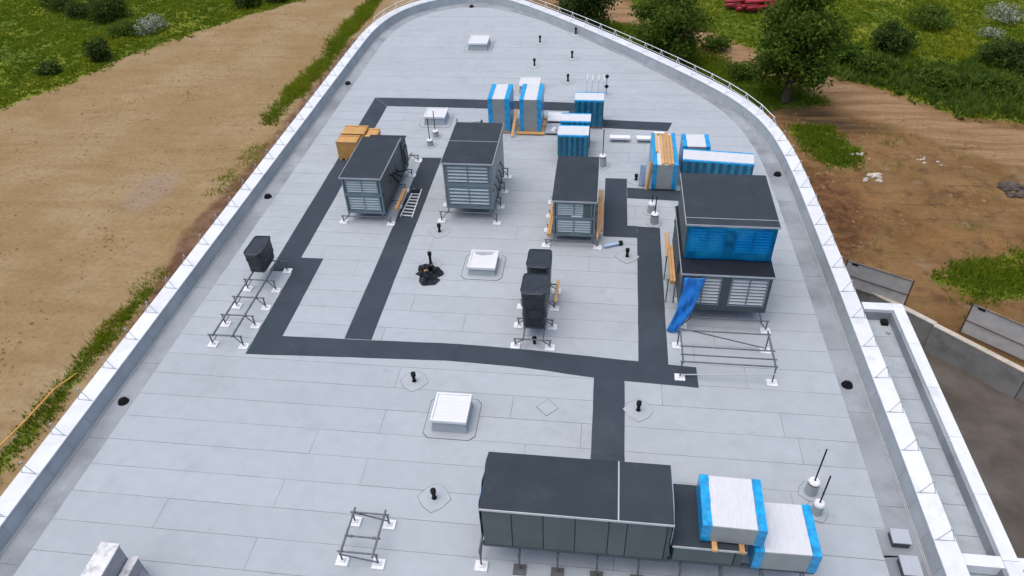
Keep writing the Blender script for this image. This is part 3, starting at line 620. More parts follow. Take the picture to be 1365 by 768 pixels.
def ahu(x0, x1, y0, y1, zb, zt, label, split=None, side='unitside', pale='slat', nside=3, oneroof=True):
    zb += RZ; zt += RZ-.035
    t = thing('air_handling_unit', label, 'air unit', ((x0+x1)/2, (y0+y1)/2, zb), 'louvred rooftop air units')
    MB().box(x0+.03, x1-.03, y0+.06, y1-.03, zb+.1, zt).build('housing', side, t)
    MB().box(x0, x1, y0+.05, y1, zb, zb+.1).build('base_frame', 'unitdark', t)
    f = MB(); c = .07
    for x in (x0, x1-c): f.box(x, x+c, y0, y0+.07, zb, zt)
    zm = (zb+.1+zt)/2; f.box(x0+c, x1-c, y0, y0+.07, zm-.05, zm+.05).box(x0+c, x1-c, y0, y0+.07, zb, zb+.10).box(x0+c, x1-c, y0, y0+.07, zt-.06, zt)
    f.build('front_frame', 'unit', t, bevel=.008)
    louvre(t, x0+c+.06, x1-c-.06, zm+.06, zt-.08, y0+.055, pale); louvre(t, x0+c+.06, x1-c-.06, zb+.12, zm-.06, y0+.055, pale)
    d = (y1-y0-.1)/nside                                # side panels
    for sx in (x0, x1-.03):
        for i in range(nside):
            q = MB().box(sx, sx+.03, y0+.09+d*i+.015, y0+.09+d*(i+1)-.015, zb+.13, zt-.03).build('side_panel', side, t, bevel=.006)
            hx = sx-.02 if sx == x0 else sx+.03
            MB().box(hx, hx+.02, y0+.09+d*i+.08, y0+.09+d*i+.11, zb+.8, zb+.95).build('handle', 'black', q)
    roof_sheet(t, x0, x1, y0, y1, zt, split)
    return t
ahu(-11.06, -9.35, 25.75, 29.3, .43, 2.27, 'louvred air unit beside the plywood crates, with timber lying along its dark side')
t = thing('duct_cowl', 'low dark duct cowl behind the crate-side louvred unit', 'duct', (-10.1, 29.75, RZ+.43))
MB().box(-10.95, -9.3, 29.36, 30.1, RZ+.43, RZ+1.95).build('cowl_body', 'unitside', t, bevel=.01); MB().box(-11.0, -9.25, 29.37, 30.15, RZ+1.95, RZ+1.985).build('cowl_top', 'feltroof', t); MB().box(-9.3, -9.24, 29.5, 30.0, RZ+.8, RZ+1.6).build('flange', 'unitdark', t)
stand(-11.29, -9.12, [25.62, 27.0, 28.4, 29.8, 31.2], .43, 'stand under the louvred unit by the plywood crates', rails=(-11.0, -9.45))
ahu(-6.65, -4.56, 26.2, 29.85, .59, 2.87, 'tallest louvred air unit, light joint across its dark roof', split=28.1, side='greypanel')
stand(-6.9, -4.42, [26.0, 27.3, 28.6, 29.9], .59, 'stand under the tallest louvred unit', rails=(-6.55, -4.7))
u3 = ahu(-1.85, -.13, 24.7, 28.25, .39, 2.15, 'louvred air unit with planks down both sides, behind the wrapped condensers')
MB().box(-.62, -.32, 24.68, 24.76, RZ+1.4, RZ+1.95).build('side_box', 'unitside', u3); MB().box(-1.1, -.66, 24.70, 24.74, RZ+1.36, RZ+1.42).build('sill_plate', 'pad', u3)
stand(-2.13, .02, [24.5, 25.6, 26.7, 27.8], .39, 'stand under the louvred unit flanked by planks', rails=(-1.8, -.2))
# big double unit
def big(x0, x1, y0, y1, zb, zt, label, split=None, side='unitside', top='feltroof'):
    zb += RZ; zt += RZ-.035
    t = thing('air_handling_unit', label, 'air unit', ((x0+x1)/2, (y0+y1)/2, zb), 'louvred rooftop air units')
    MB().box(x0+.03, x1-.03, y0+.06, y1-.03, zb+.1, zt).build('housing', side, t); MB().box(x0, x1, y0+.05, y1, zb, zb+.1).build('base_frame', 'unitdark', t)
    xm = (x0+x1)/2; f = MB()
    for a, b in ((x0, x0+.09), (xm-.14, xm+.14), (x1-.09, x1)): f.box(a, b, y0, y0+.07, zb, zt)
    for a, b in ((x0+.09, xm-.14), (xm+.14, x1-.09)): f.box(a, b, y0, y0+.07, zb, zb+.22).box(a, b, y0, y0+.07, zt-.1, zt)
    f.build('front_frame', 'unitdark', t, bevel=.008)
    for a, b in ((x0+.09, xm-.14), (xm+.14, x1-.09)): louvre(t, a+.01, b-.01, zb+.24, zt-.12, y0+.055, 'slatpale', 8)
    d = (y1-y0-.1)/3
    for sx in (x0, x1-.03):
        for i in range(3): MB().box(sx, sx+.03, y0+.09+d*i+.015, y0+.09+d*(i+1)-.015, zb+.13, zt-.03).build('side_panel', side, t, bevel=.006)
    roof_sheet(t, x0, x1, y0, y1, zt, split, m=top); return t
big(3.03, 6.08, 20.2, 24.4, .57, 2.235, 'lower of the two stacked wide units, pale louvres showing, blue foil hanging off', top='feltshade')
up = big(3.07, 6.1, 21.06, 24.4, 2.235, 3.72, 'upper of the two stacked wide units, its front covered by sheer blue foil', split=21.42)
stand(3.2, 6.14, [19.86, 21.3, 22.8, 24.3], .57, 'stand under the two stacked wide units', rails=(3.45, 5.9))
def cloth(fn, nu, nv, th=.006):
    m = MB(); P = [[Vector(fn(i/nu, j/nv)) for j in range(nv+1)] for i in range(nu+1)]
    vs = [p for r in P for p in r]; fs = [(i*(nv+1)+j, (i+1)*(nv+1)+j, (i+1)*(nv+1)+j+1, i*(nv+1)+j+1) for i in range(nu) for j in range(nv)]
    m.add(vs, fs); return m
def solid(o, th=.004):
    q = o.modifiers.new('solid', 'SOLIDIFY'); q.thickness = th; o.data.polygons.foreach_set('use_smooth', [True]*len(o.data.polygons)); return o
q = solid(cloth(lambda u, v: (3.08+3.0*u, 20.985-.02*math.sin(u*23)*math.sin(v*7)-.015*math.sin(u*9+v*5), RZ+2.29+1.36*v), 40, 14).build('front_foil', 'sheer', up))
# ragged blue foil hanging from the lower unit
def rag(u, v):
    a = Vector((3.06, 20.07, RZ+2.12)); b = Vector((3.80, 20.07, RZ+2.12)); c = Vector((2.62, 19.55, RZ+.03)); d = Vector((3.02, 19.45, RZ+.05)); e = Vector((3.05, 19.85, RZ+1.0)); g = Vector((3.66, 19.85, RZ+1.25))
    l_ = a*(1-v)**2+e*2*v*(1-v)+c*v*v; r_ = b*(1-v)**2+g*2*v*(1-v)+d*v*v
    p_ = l_.lerp(r_, u); p_.y -= .03*math.sin(u*8+v*11)+.022*math.sin(u*19-v*9)+.02*math.sin(v*15+u*3); p_.z = max(p_.z+.03*math.sin(u*9), RZ+.02); return p_
o = solid(cloth(rag, 18, 30).build('blue_foil', 'rag', origin=(2.9, 19.6, RZ)))
tag(o, 'loose blue plastic foil hanging from lower wide unit down to the roof', 'foil')

# ------------------------------------------------------------------ long unit with white packages at its end
def longunit():
    x0, x1, y0, y1, zb, zt = -2.55, 2.12, 10.0, 11.64, RZ+.88, RZ+2.57
    t = thing('long_air_unit', 'long dark air unit on low frame, film-covered end, white packages beside it', 'air unit', (-.2, 10.8, zb))
    MB().box(x0+.03, x1-.03, y0+.04, y1-.03, zb+.09, zt).build('housing', 'gasket', t); MB().box(x0, x1, y0, y1, zb, zb+.09).build('base_frame', 'unitdark', t)
    edges = [x0+.02, -1.78, -.99, -.2, .62, 1.06, x1-.1]
    for a, b in zip(edges[:-1], edges[1:]):
        MB().box(a+.012, b-.012, y0, y0+.04, zb+.10, zt-.05).build('side_panel', 'unitside', t, bevel=.008)
        MB().box(a+.012, b-.012, y1-.03, y1, zb+.10, zt-.05).build('side_panel', 'unitside', t, bevel=.008)
    MB().box(x1-.085, x1, y0+.002, y0+.04, zb+.1, zt-.02).build('corner_post', 'unitdark', t)
    for x in (-1.0, .62): MB().box(x-.03, x+.03, y0-.02, y0-.001, zt-.13, zt-.07).build('latch', 'black', t)
    MB().box(x0-.02, .81, y0-.04, y1+.05, zt, zt+.035).build('roof_sheet', 'feltroof', t); MB().box(.85, x1+.02, y0-.04, y1+.05, zt, zt+.035).build('roof_sheet', 'feltroof', t)
    MB().box(.812, .848, y0-.04, y1+.05, zt+.003, zt+.040).build('joint_strip', 'trim', t); MB().box(x0-.02, x1+.04, y0-.06, y0-.041, zt-.03, zt+.038).build('front_trim', 'slatpale', t)
    q = solid(cloth(lambda u, v: (x0-.03-.10*abs(math.sin(v*6.5))*math.sin(math.pi*u)-.015*math.sin(u*17), y0+(y1-y0)*u, zb+.05+(zt-zb+.02)*v), 16, 14).build('end_film', 'film', t))
    q = solid(cloth(lambda u, v: (x1+.03+.04*abs(math.sin(v*7))*math.sin(math.pi*u), y0-.05+(y1-y0+.05)*u, zb+.84+(zt-zb-.82)*v), 14, 10).build('end_film', 'film', t))
    return t
longunit()
t = thing('low_air_unit', 'low dark air unit end carrying a white package on wooden blocks', 'air unit', (3.1, 10.8, RZ+.88))
MB().box(2.25, 3.92, 10.06, 11.72, RZ+.97, RZ+1.66).build('housing', 'gasket', t); MB().box(2.22, 3.95, 10.02, 11.75, RZ+.88, RZ+.97).build('base_frame', 'unitdark', t)
MB().box(2.26, 3.72, 10.02, 10.058, RZ+.98, RZ+1.63).build('side_panel', 'unitside', t, bevel=.008); MB().box(3.75, 3.93, 10.02, 10.058, RZ+.98, RZ+1.63).build('corner_post', 'unitdark', t)
MB().box(2.2, 3.97, 9.98, 11.8, RZ+1.66, RZ+1.69).build('roof_sheet', 'feltroof', t); MB().box(2.2, 3.97, 9.958, 9.979, RZ+1.63, RZ+1.695).build('front_trim', 'slatpale', t)
t = thing('unit_support', 'low steel frame with grid feet under the long dark air unit', 'stand', (1.4, 10.9, RZ))
for y in (10.12, 11.5): MB().beam((-2.6, y, RZ+.83), (5.75, y, RZ+.83), .08, .1).build('rail', 'unitdark', t)
for k, x in enumerate((-2.65, -1.62, -.62, .4, 1.45, 2.5, 3.5, 4.5, 5.5)):
    for y in (9.92, 11.55):
        MB().cyl((x, y, RZ+.05), (x, y, RZ+.81), .026, 8).build('leg', 'galv', t); piece('foot_pad', PADM if (k == 0 or y > 11) else PADG, t, (x, y-.02, RZ+.002))
    MB().cyl((x, 9.86, RZ+.75), (x, 11.6, RZ+.75), .03, 8).build('crossbar', 'galv', t)
    MB().cyl((x, 9.92, RZ+.35), (x, 10.5, RZ+.75), .02, 6).build('brace', 'galv', t)
def band_package(name, x0, x1, y0, y1, zb, zt, label, bw, rot=0, front='greypanel', group=None, wrap='whitewrap', cat='package'):
    cx, cy = (x0+x1)/2, (y0+y1)/2; t = thing(name, label, cat, (cx, cy, RZ+zb), group)
    z0, z1 = RZ+zb, RZ+zt
    MB().box(x0+.01, x1-.01, y0+.01, y1-.01, z0, z1-.02).rot(cx, cy, rot).build('core', front, t, bevel=.01)
    MB().box(x0+bw, x1-bw, y0+.02, y1-.01, z1-.02, z1+.004).rot(cx, cy, rot).build('top_wrap', wrap, t, bevel=.008)
    for a, b in ((x0, x0+bw), (x1-bw, x1)):
        # foil sleeve: uneven edge
        m = MB(); n_ = 10
        for i in range(n_):
            ya, yb_ = y0+(y1-y0)*i/n_, y0+(y1-y0)*(i+1)/n_; j0, j1 = [.010*math.sin(2.3*k+a*9)+.006*math.sin(5*k) for k in (i*.6, (i+1)*.6)]
            if a == x0: A0, A1, B0, B1 = a, a, b+j0, b+j1
            else: A0, A1, B0, B1 = a+j0, a+j1, b, b
            m.hexa([(A0, ya, z0), (B0, ya, z0), (B1, yb_, z0), (A1, yb_, z0)], [(A0, ya, z1+.012), (B0, ya, z1+.012), (B1, yb_, z1+.012), (A1, yb_, z1+.012)])
        m.rot(cx, cy, rot).build('blue_band', 'blue', t)
    return t
for x in (3.2, 3.85):
    o = MB().box(x-.06, x+.06, 9.9, 11.6, RZ+1.69, RZ+1.775).build('timber_block', 'wood', origin=(x, 10.7, RZ+1.69)); tag(o, 'pine block carrying the white package on the low air unit', 'timber', 'blocks under the white package')
band_package('wrapped_package', 2.86, 4.37, 10.12, 11.6, 1.775, 2.42, 'white package with blue ends raised on pine blocks on the low air unit', .22, -.02, group='white packages with blue ends')
band_package('wrapped_package', 4.19, 5.76, 10.05, 11.5, .882, 1.63, 'white package with blue ends at the very end of the long unit frame', .22, .01, group='white packages with blue ends')

# ------------------------------------------------------------------ packages in the yard of the roof
band_package('tall_package', -5.98, -4.85, 34.41, 36.26, .12, 1.93, 'tall grey package with white top and blue edges, beside the leaning plank', .24, group='tall blue-edged packages')
band_package('tall_package', -4.33, -3.21, 34.46, 36.42, .12, 1.9, 'tall grey package with white top and blue edges, standing on pine pallet', .22, group='tall blue-edged packages')
for xa, xb, y, lab in ((-5.98, -4.85, 34.5, 'pine bearer under the tall package beside the leaning plank'), (-4.5, -3.05, 34.35, 'pine pallet sticking out under the second tall package')):
    t = thing('pallet', lab, 'pallet', ((xa+xb)/2, 35.3, RZ), 'pallets under tall packages')
    for yy in (y, 35.3, 36.1): MB().box(xa, xb, yy-.12, yy+.12, RZ+.06, RZ+.118).build('board', 'wood', t)
    for xx in (xa+.1, xb-.1): MB().box(xx-.07, xx+.07, y-.1, 36.2, RZ+.001, RZ+.06).build('bearer', 'wood', t)
o = MB().beam((-4.70, 33.95, RZ+.05), (-4.52, 34.75, RZ+1.25), .14, .035).build('leaning_plank', 'wood', origin=(-4.7, 33.95, RZ)); tag(o, 'narrow plank leaning between the two tall blue-edged packages', 'plank')
def rib_package(x0, x1, y0, y1, zb, zt, nr, label, rot=0, top=True, back=False, name='ribbed_package', group='blue ribbed packages'):
    cx, cy = (x0+x1)/2, (y0+y1)/2; t = thing(name, label, 'package', (cx, cy, RZ+zb), group); z0, z1 = RZ+zb, RZ+zt
    MB().box(x0+.02, x1-.02, y0+.05, y1, z0, z1-.03).rot(cx, cy, rot).build('core', 'bluedark', t)
    MB().box(x0, x1, y0+.02, y1+.01, z1-.09, z1-.012).rot(cx, cy, rot).build('foil_edge', 'blue', t, bevel=.01)
    MB().box(x0+.01, x1-.01, y0+.10, y1-.14, z1-.012, z1+.006).rot(cx, cy, rot).build('top_wrap', 'whitewrap', t, bevel=.006)
    p_ = (x1-x0)/nr
    for i in range(nr):
        a = x0+p_*i; MB().box(a+p_*.12, a+p_*.70, y0, y0+.06, z0+.02, z1-.09).rot(cx, cy, rot).build('rib', 'bluerib', t, bevel=.02)
    return t
rib_package(-1.53, .02, 35.15, 36.24, .1, 1.59, 5, 'blue ribbed package standing across the far walkway strip')
rib_package(-2.17, -.64, 31.56, 32.72, .1, 1.44, 6, 'blue ribbed package directly behind the louvred unit with planks, front one of two')
rib_package(-2.12, -.60, 32.92, 33.92, .1, 1.5, 6, 'blue ribbed package sandwiched between two others by the far walkway')
rib_package(3.71, 6.87, 29.45, 30.55, .1, 1.4, 9, 'longest blue ribbed package, behind the stacked wide units', rot=-.09)
band_package('blue_package', 3.78, 5.05, 30.95, 32.2, .1, 1.35, 'short white-topped package with broad blue edges behind the longest ribbed one', .2)
for x0, x1, y0, y1, lab in ((-1.53, .02, 35.3, 36.2, 'package standing across the far walkway'), (-2.15, -.62, 31.7, 33.9, 'two ribbed packages behind the planked unit'), (3.8, 6.8, 29.6, 30.4, 'longest ribbed package'), (3.8, 5.0, 31.0, 32.1, 'short white-topped package'), (2.4, 3.4, 29.3, 32.1, 'lumber-topped package')):
    t = thing('pallet', 'low wooden pallet under the '+lab, 'pallet', ((x0+x1)/2, (y0+y1)/2, RZ), 'pallets under blue packages')
    for k in range(3): yy = y0+(y1-y0)*k/2; MB().box(x0, x1, yy-.05, yy+.05, RZ+.013, RZ+.098).build('bearer', 'wood', t)
band_package('lumber_package', 2.34, 3.47, 29.13, 32.2, .1, 1.37, 'blue-edged package with loose boards on top, beside film-wrapped boards', .2)
for k, (xa, ya, yb_) in enumerate(((2.55, 30.2, 32.2), (2.78, 29.15, 32.1), (2.93, 29.2, 32.15), (3.08, 29.1, 32.2), (3.22, 29.15, 31.9))):
    o = MB().box(xa-.06, xa+.06, ya, yb_, RZ+1.375, RZ+1.375+(.06 if k else .09)).build('loose_board', 'wood', origin=(xa, 30, RZ+1.375))
    tag(o, 'loose pine board lying on the blue-edged package', 'board', 'boards on the lumber package')
o = MB().box(2.45, 2.95, 31.95, 32.12, RZ+1.44, RZ+1.49).build('white_offcut', 'pad', origin=(2.7, 32, RZ+1.44)); tag(o, 'white offcut lying across the boards on the blue-edged package', 'offcut')
t = thing('wrapped_boards', 'pine boards and pale film leaning upright against the lumber-topped package', 'boards', (2.1, 29.4, RZ))
for k in range(2): MB().beam((2.12+.09*k, 29.2+.05*k, RZ+.01), (2.26+.07*k, 29.5, RZ+1.3), .085, .06).build('board', 'wood', t)
solid(cloth(lambda u, v: (1.80+.28*u, 29.45+.04*math.sin(u*8+v*5)+.1*v, RZ+.02+1.15*v), 8, 10).build('film', 'film', t))
# flat ducts lying on the roof
for x0, x1, lab in ((.38, 1.42, 'flat pale duct cover lying by the tall lightning rod, nearer the rod'), (1.75, 2.6, 'flat pale duct cover lying beside the lumber-topped package')):
    t = thing('duct_cover', lab, 'duct', ((x0+x1)/2, 33.9, RZ), 'flat duct covers')
    MB().box(x0, x1, 33.7, 34.05, RZ+.16, RZ+.26).build('top_plate', 'pad', t, bevel=.01)
    for x in (x0+.12, x1-.12): MB().box(x-.05, x+.05, 33.75, 34.0, RZ+.001, RZ+.16).build('foot', 'upstand', t)
for y0, y1, lab, mt in ((35.7, 36.7, 'white panel lying flat between tall packages and ribbed packages, at walkway edge', 'pad'), (34.3, 35.4, 'grey panel with a white lump lying between tall packages and ribbed ones', 'upstand')):
    t = thing('white_slab' if mt == 'pad' else 'grey_slab', lab, 'panel', (-2.55, (y0+y1)/2, RZ)); MB().box(-3.0, -2.2, y0, y1, RZ+.10, RZ+.16).build('plate', mt, t, bevel=.01); MB().box(-2.95, -2.25, y0+.05, y0+.15, RZ+.013, RZ+.10).box(-2.95, -2.25, y1-.15, y1-.05, RZ+.013, RZ+.10).build('bearer', 'unitdark', t)
    if mt == 'upstand': MB().cyl((-2.55, 34.5, RZ+.16), (-2.5, 34.52, RZ+.34), .16, 10, .09).build('white_lump', 'pad', t)
# steel trestle behind the ribbed package
t = thing('white_trestle', 'light metal racks standing behind the ribbed package on the far walkway', 'rack', (-.6, 38.9, RZ))
for x in (-1.05, -.75, -.4, -.1):
    MB().cyl((x, 39.1, RZ+.01), (x+.05, 39.1, RZ+1.0), .025, 6).build('post', 'pad', t); MB().cyl((x, 39.8, RZ+.01), (x+.05, 39.8, RZ+1.0), .025, 6).build('post', 'pad', t)
    MB().cyl((x+.05, 39.1, RZ+1.0), (x+.05, 39.8, RZ+1.0), .025, 6).build('top_bar', 'pad', t)
MB().cyl((-1.05, 39.1, RZ+.9), (-.05, 39.1, RZ+.9), .02, 6).build('cross_bar', 'trim', t)
t = thing('valve_post', 'small post with two dark knobs beside the light metal racks', 'post', (.1, 39.5, RZ))
MB().cyl((.1, 39.5, RZ), (.1, 39.5, RZ+1.1), .03, 8).build('post', 'trim', t)
for z in (.5, 1.1): MB().cyl((.06, 39.42, RZ+z-.06), (.16, 39.42, RZ+z+.06), .10, 10).build('knob', 'black', t)
# plywood crates
def crate(x0, x1, y0, y1, zb, zt, label, nb=3):
    t = thing('plywood_crate', label, 'crate', ((x0+x1)/2, (y0+y1)/2, RZ+zb), 'plywood crates'); z0, z1 = RZ+zb, RZ+zt
    MB().box(x0+.02, x1-.02, y0+.02, y1-.02, z0+.08, z1-.02).build('box', 'ply', t, bevel=.01)
    for i in range(nb): xx = x0+(x1-x0)*(i+.5)/nb; MB().box(xx-.06, xx+.06, y0-.02, y1, z0, z0+.08).build('runner', 'wood', t)
    for i in range(2): yy = y0+(y1-y0)*(i+.02+.49*i); MB().box(x0, x1, y0+(y1-y0-.1)*i, y0+(y1-y0-.1)*i+.1, z1-.02, z1+.012).build('lid_batten', 'wood', t)
    MB().box(x0+.1, x1-.1, y0+.12, y1-.12, z1-.02, z1-.005).build('lid', 'ply', t)
crate(-13.25, -12.15, 31.1, 31.85, .0125, 1.02, 'front plywood crate on wooden runners beside the louvred unit', 4)
crate(-13.3, -12.05, 32.1, 33.0, .0125, .98, 'rear plywood crate tucked behind the other beside the louvred unit')
crate(-12.0, -11.4, 32.0, 32.9, .003, .9, 'narrow plywood crate squeezed between two crates and the louvred unit', 2)
# timber along units
def timber(name, pts, w, h, label, group=None):
    o = MB().beam(pts[0], pts[1], w, h).build(name, 'wood', origin=pts[0]); tag(o, label, 'timber', group)
timber('timber_beam', [(-8.92, 26.0, RZ+.52), (-8.9, 27.7, RZ+.52)], .14, .14, 'orange pine beam lying along the dark side of the crate-side louvred unit')
for k in range(2): timber('timber_plank', [(-2.06+.09*k, 24.6, RZ+.47), (-2.04+.09*k, 27.3, RZ+.47)], .075, .16, 'plank on edge on the side of the louvred unit facing the tallest unit', 'planks on one side of the planked unit')
for k in range(3): timber('timber_plank', [(.0+.08*k, 24.5+.3*k, RZ+.47+.0*k), (.0+.08*k, 28.2, RZ+.47)], .07, .18, 'plank on edge on the side of the louvred unit facing the walkway', 'planks on other side of the planked unit')
t = thing('cardboard_roll', 'rolled blue-grey film lying by a foot of the planked unit', 'film', (.45, 24.6, RZ)); MB().cyl((.28, 24.5, RZ+.09), (.9, 24.75, RZ+.10), .085, 10, .06).build('roll', 'film', t); MB().cyl((.9, 24.75, RZ+.1), (1.05, 24.8, RZ+.1), .1, 10).build('end_plug', 'black', t)
for k in range(4): timber('timber_plank', [(2.86-.10*(k % 2), 20.9, RZ+1.17+.085*(k//2)), (2.86-.10*(k % 2), 22.9+.1*k, RZ+1.17+.085*(k//2))], .09, .08, 'long pine plank in the stack beside the stacked wide units', 'plank stack beside the wide units')
t = thing('timber_trestle', 'low pipe trestle carrying the plank stack beside the wide units', 'stand', (2.8, 21.9, RZ))
for y in (21.2, 22.6):
    for x in (2.68, 2.95): MB().cyl((x, y, RZ+.005), (x, y, RZ+1.1), .025, 6).build('leg', 'galv', t)
    MB().cyl((2.62, y, RZ+1.10), (3.0, y, RZ+1.10), .028, 6).build('crossbar', 'galv', t)
timber('timber_plank', [(2.9, 24.0, RZ+.05), (2.9, 25.7, RZ+.05)], .12, .09, 'single pine plank on the roof between plank stack and stubby lightning rod')
# duct clutter along wide unit's side: service pipes
t = thing('pipe_bundle', 'dark insulated pipes running along the side of the stacked wide units', 'pipes', (2.97, 22.3, RZ))
for k in range(4): MB().tube([(2.97+.0*k, 21.2, RZ+1.45+.17*k), (2.97, 23.2+.2*k, RZ+1.45+.17*k), (3.03, 23.3+.2*k, RZ+1.45+.17*k)], .045, 7).build('pipe', 'unitdark', t)
t = thing('pipe_bundle', 'dark pipes and valves on the side of the crate-side louvred unit', 'pipes', (-9.28, 28.0, RZ))
for k in range(3): MB().tube([(-9.35, 27.2+.5*k, RZ+1.6-.2*k), (-9.24, 27.2+.5*k, RZ+1.55-.2*k), (-9.22, 27.9+.5*k, RZ+.8), (-9.3, 28.0+.5*k, RZ+.75)], .04, 7).build('pipe', 'black', t)
t = thing('pipe_bundle', 'grey pipes and valves on the side of the tallest louvred unit', 'pipes', (-4.5, 28.0, RZ))
for k in range(4): MB().tube([(-4.57, 26.7+.6*k, RZ+1.6), (-4.45, 26.7+.6*k, RZ+1.5), (-4.43, 26.9+.6*k, RZ+.8), (-4.5, 27.0+.6*k, RZ+.72)], .035, 7).build('pipe', 'galv', t)
# ladder
t = thing('aluminium_ladder', 'short aluminium ladder lying on the walkway beside the crate-side louvred unit', 'ladder', (-8.55, 27.3, RZ))
a0, a1, b0, b1 = Vector((-8.83, 26.2, RZ+.05)), Vector((-8.72, 28.5, RZ+.05)), Vector((-8.28, 26.15, RZ+.05)), Vector((-8.36, 28.5, RZ+.05))
for p_, q_ in ((a0, a1), (b0, b1)): MB().beam(p_, q_, .04, .075).build('stile', 'cap', t)
for i in range(9): MB().beam(a0.lerp(a1, (i+.4)/9), b0.lerp(b1, (i+.4)/9), .055, .03).build('rung', 'cap', t)
MB().box(-8.78, -8.38, 28.1, 28.4, RZ+.09, RZ+.12).build('platform', 'black', t)

# ------------------------------------------------------------------ wrapped condensers
def wrapped(x0, x1, y0, y1, zb, zt, label, group='black-wrapped condensers'):
    t = thing('wrapped_condenser', label, 'condenser', ((x0+x1)/2, (y0+y1)/2, RZ+zb), group)
    cx, cy = (x0+x1)/2, (y0+y1)/2; N = 24; rows = 11; vs = []; fs = []
    def sup(a, rx, ry, e=.32):
        c, s_ = math.cos(a), math.sin(a); return math.copysign(abs(c)**e, c)*rx, math.copysign(abs(s_)**e, s_)*ry
    for j in range(rows+1):
        v = j/rows; z = RZ+zb+(zt-zb)*v; k = .88+.12*v**.5+.014*math.sin(v*21)
        if j == 0: k *= .9
        for i in range(N):
            a = 2*math.pi*i/N; X, Y = sup(a, (x1-x0)/2*k, (y1-y0)/2*k); r = 1+.02*math.sin(5*a+v*9)+.016*math.sin(11*a-v*17)
            vs.append((cx+X*r, cy+Y*r, z))
    vs += [(cx+(x-cx)*.86, cy+(y-cy)*.86, RZ+zt+.012) for x, y, z in vs[-N:]]; rows += 1
    for j in range(rows):
        for i in range(N): fs.append((j*N+i, j*N+(i+1) % N, (j+1)*N+(i+1) % N, (j+1)*N+i))
    fs.append(tuple(range(N-1, -1, -1))); fs.append(tuple(rows*N+i for i in range(N)))
    MB().add(vs, fs).build('wrapped_body', 'blackwrap', t)
    m = MB()
    q = vs[(rows-1)*N:rows*N]; m.tube([Vector(p)+Vector((0, 0, .01)) for p in q+[q[0]]], .018, 5); m.build('wrap_fold', 'blackwrap', t)
    MB().cyl((cx, cy, RZ+zt+.012), (cx, cy, RZ+zt+.018), min(x1-x0, y1-y0)*.34, 22).build('fan_bulge', 'blackwrap', t)
    return t
wrapped(-13.64, -12.95, 20.95, 22.2, .60, 1.56, 'lone small condenser in black wrap on the end of the long low stand')
wrapped(-2.52, -1.62, 18.72, 19.85, .45, 2.15, 'taller black-wrapped condenser at the front end of the paired stand')
wrapped(-2.5, -1.63, 20.4, 21.5, .45, 2.0, 'shorter black-wrapped condenser at the back of the paired stand')
stand(-2.72, -1.48, [18.36, 19.44, 20.49, 21.5], .45, 'stand carrying the two black-wrapped condensers', rails=(-2.42, -1.72))
MB_ = MB().beam((-1.42, 20.35, RZ+.46), (-1.42, 21.6, RZ+.46), .10, .08).build('timber_plank', 'wood', origin=(-1.42, 21, RZ+.42)); tag(MB_, 'short pine plank lying on the stand of the two wrapped condensers', 'timber')
t = thing('pipe_vent', 'short black pipe vent beneath the front of the paired condenser stand', 'vent', (-2.05, 18.55, RZ)); MB().cyl((-2.05, 18.55, RZ+.001), (-2.05, 18.55, RZ+.26), .05, 10).build('pipe', 'black', t); MB().cyl((-2.05, 18.55, RZ+.2), (-2.05, 18.55, RZ+.3), .085, 12).build('cap', 'black', t)

# ------------------------------------------------------------------ crumpled black plastic
def bag():
    t = thing('black_plastic', 'crumpled black plastic sheet heaped on the roof beside a skylight', 'plastic', (-6.6, 22.2, RZ)); N = 40; R = 14; vs = []; fs = []
    prof = [1.05, .95, .8, .85, 1.0, 1.15, 1.35, 1.0, .85, 1.25, 1.5, 1.2, .75, .8]
    for j in range(R+1):
        for i in range(N):
            a = 2*math.pi*i/N; f = i/N*len(prof); k = int(f); pr = prof[k]*(1-f+k)+prof[(k+1) % len(prof)]*(f-k)
            r = .50*pr*(1-(j/R)**1.3); z = 0.02+.26*math.sin(min(1, j/R)*math.pi/2)**1.2*(1+.35*math.sin(3*a+1))+.09*math.sin(7*a+j)*math.sin(j*.9)
            vs.append((-6.6+r*math.cos(a), 22.25+r*math.sin(a)*1.1, RZ+max(.012, z if j else .012)))
    for j in range(R):
        for i in range(N): fs.append((j*N+i, j*N+(i+1) % N, (j+1)*N+(i+1) % N, (j+1)*N+i))
    fs.append(tuple(R*N+i for i in range(N))); MB().add(vs, fs).build('sheet', 'bag', t)
    MB().prism([(-7.22, 22.15), (-6.8, 21.95), (-6.7, 22.4), (-6.95, 22.55)], RZ+.013, RZ+.05).build('flap', 'bag', t)
    MB().prism([(-6.85, 21.75), (-6.78, 21.45), (-6.3, 21.55), (-6.15, 21.85), (-6.4, 22.0)], RZ+.013, RZ+.06).build('flap', 'bag', t)
    MB().cyl((-6.78, 22.05, RZ+.3), (-6.70, 22.0, RZ+.36), .05, 8).build('brown_scrap', 'ply', t)
bag()
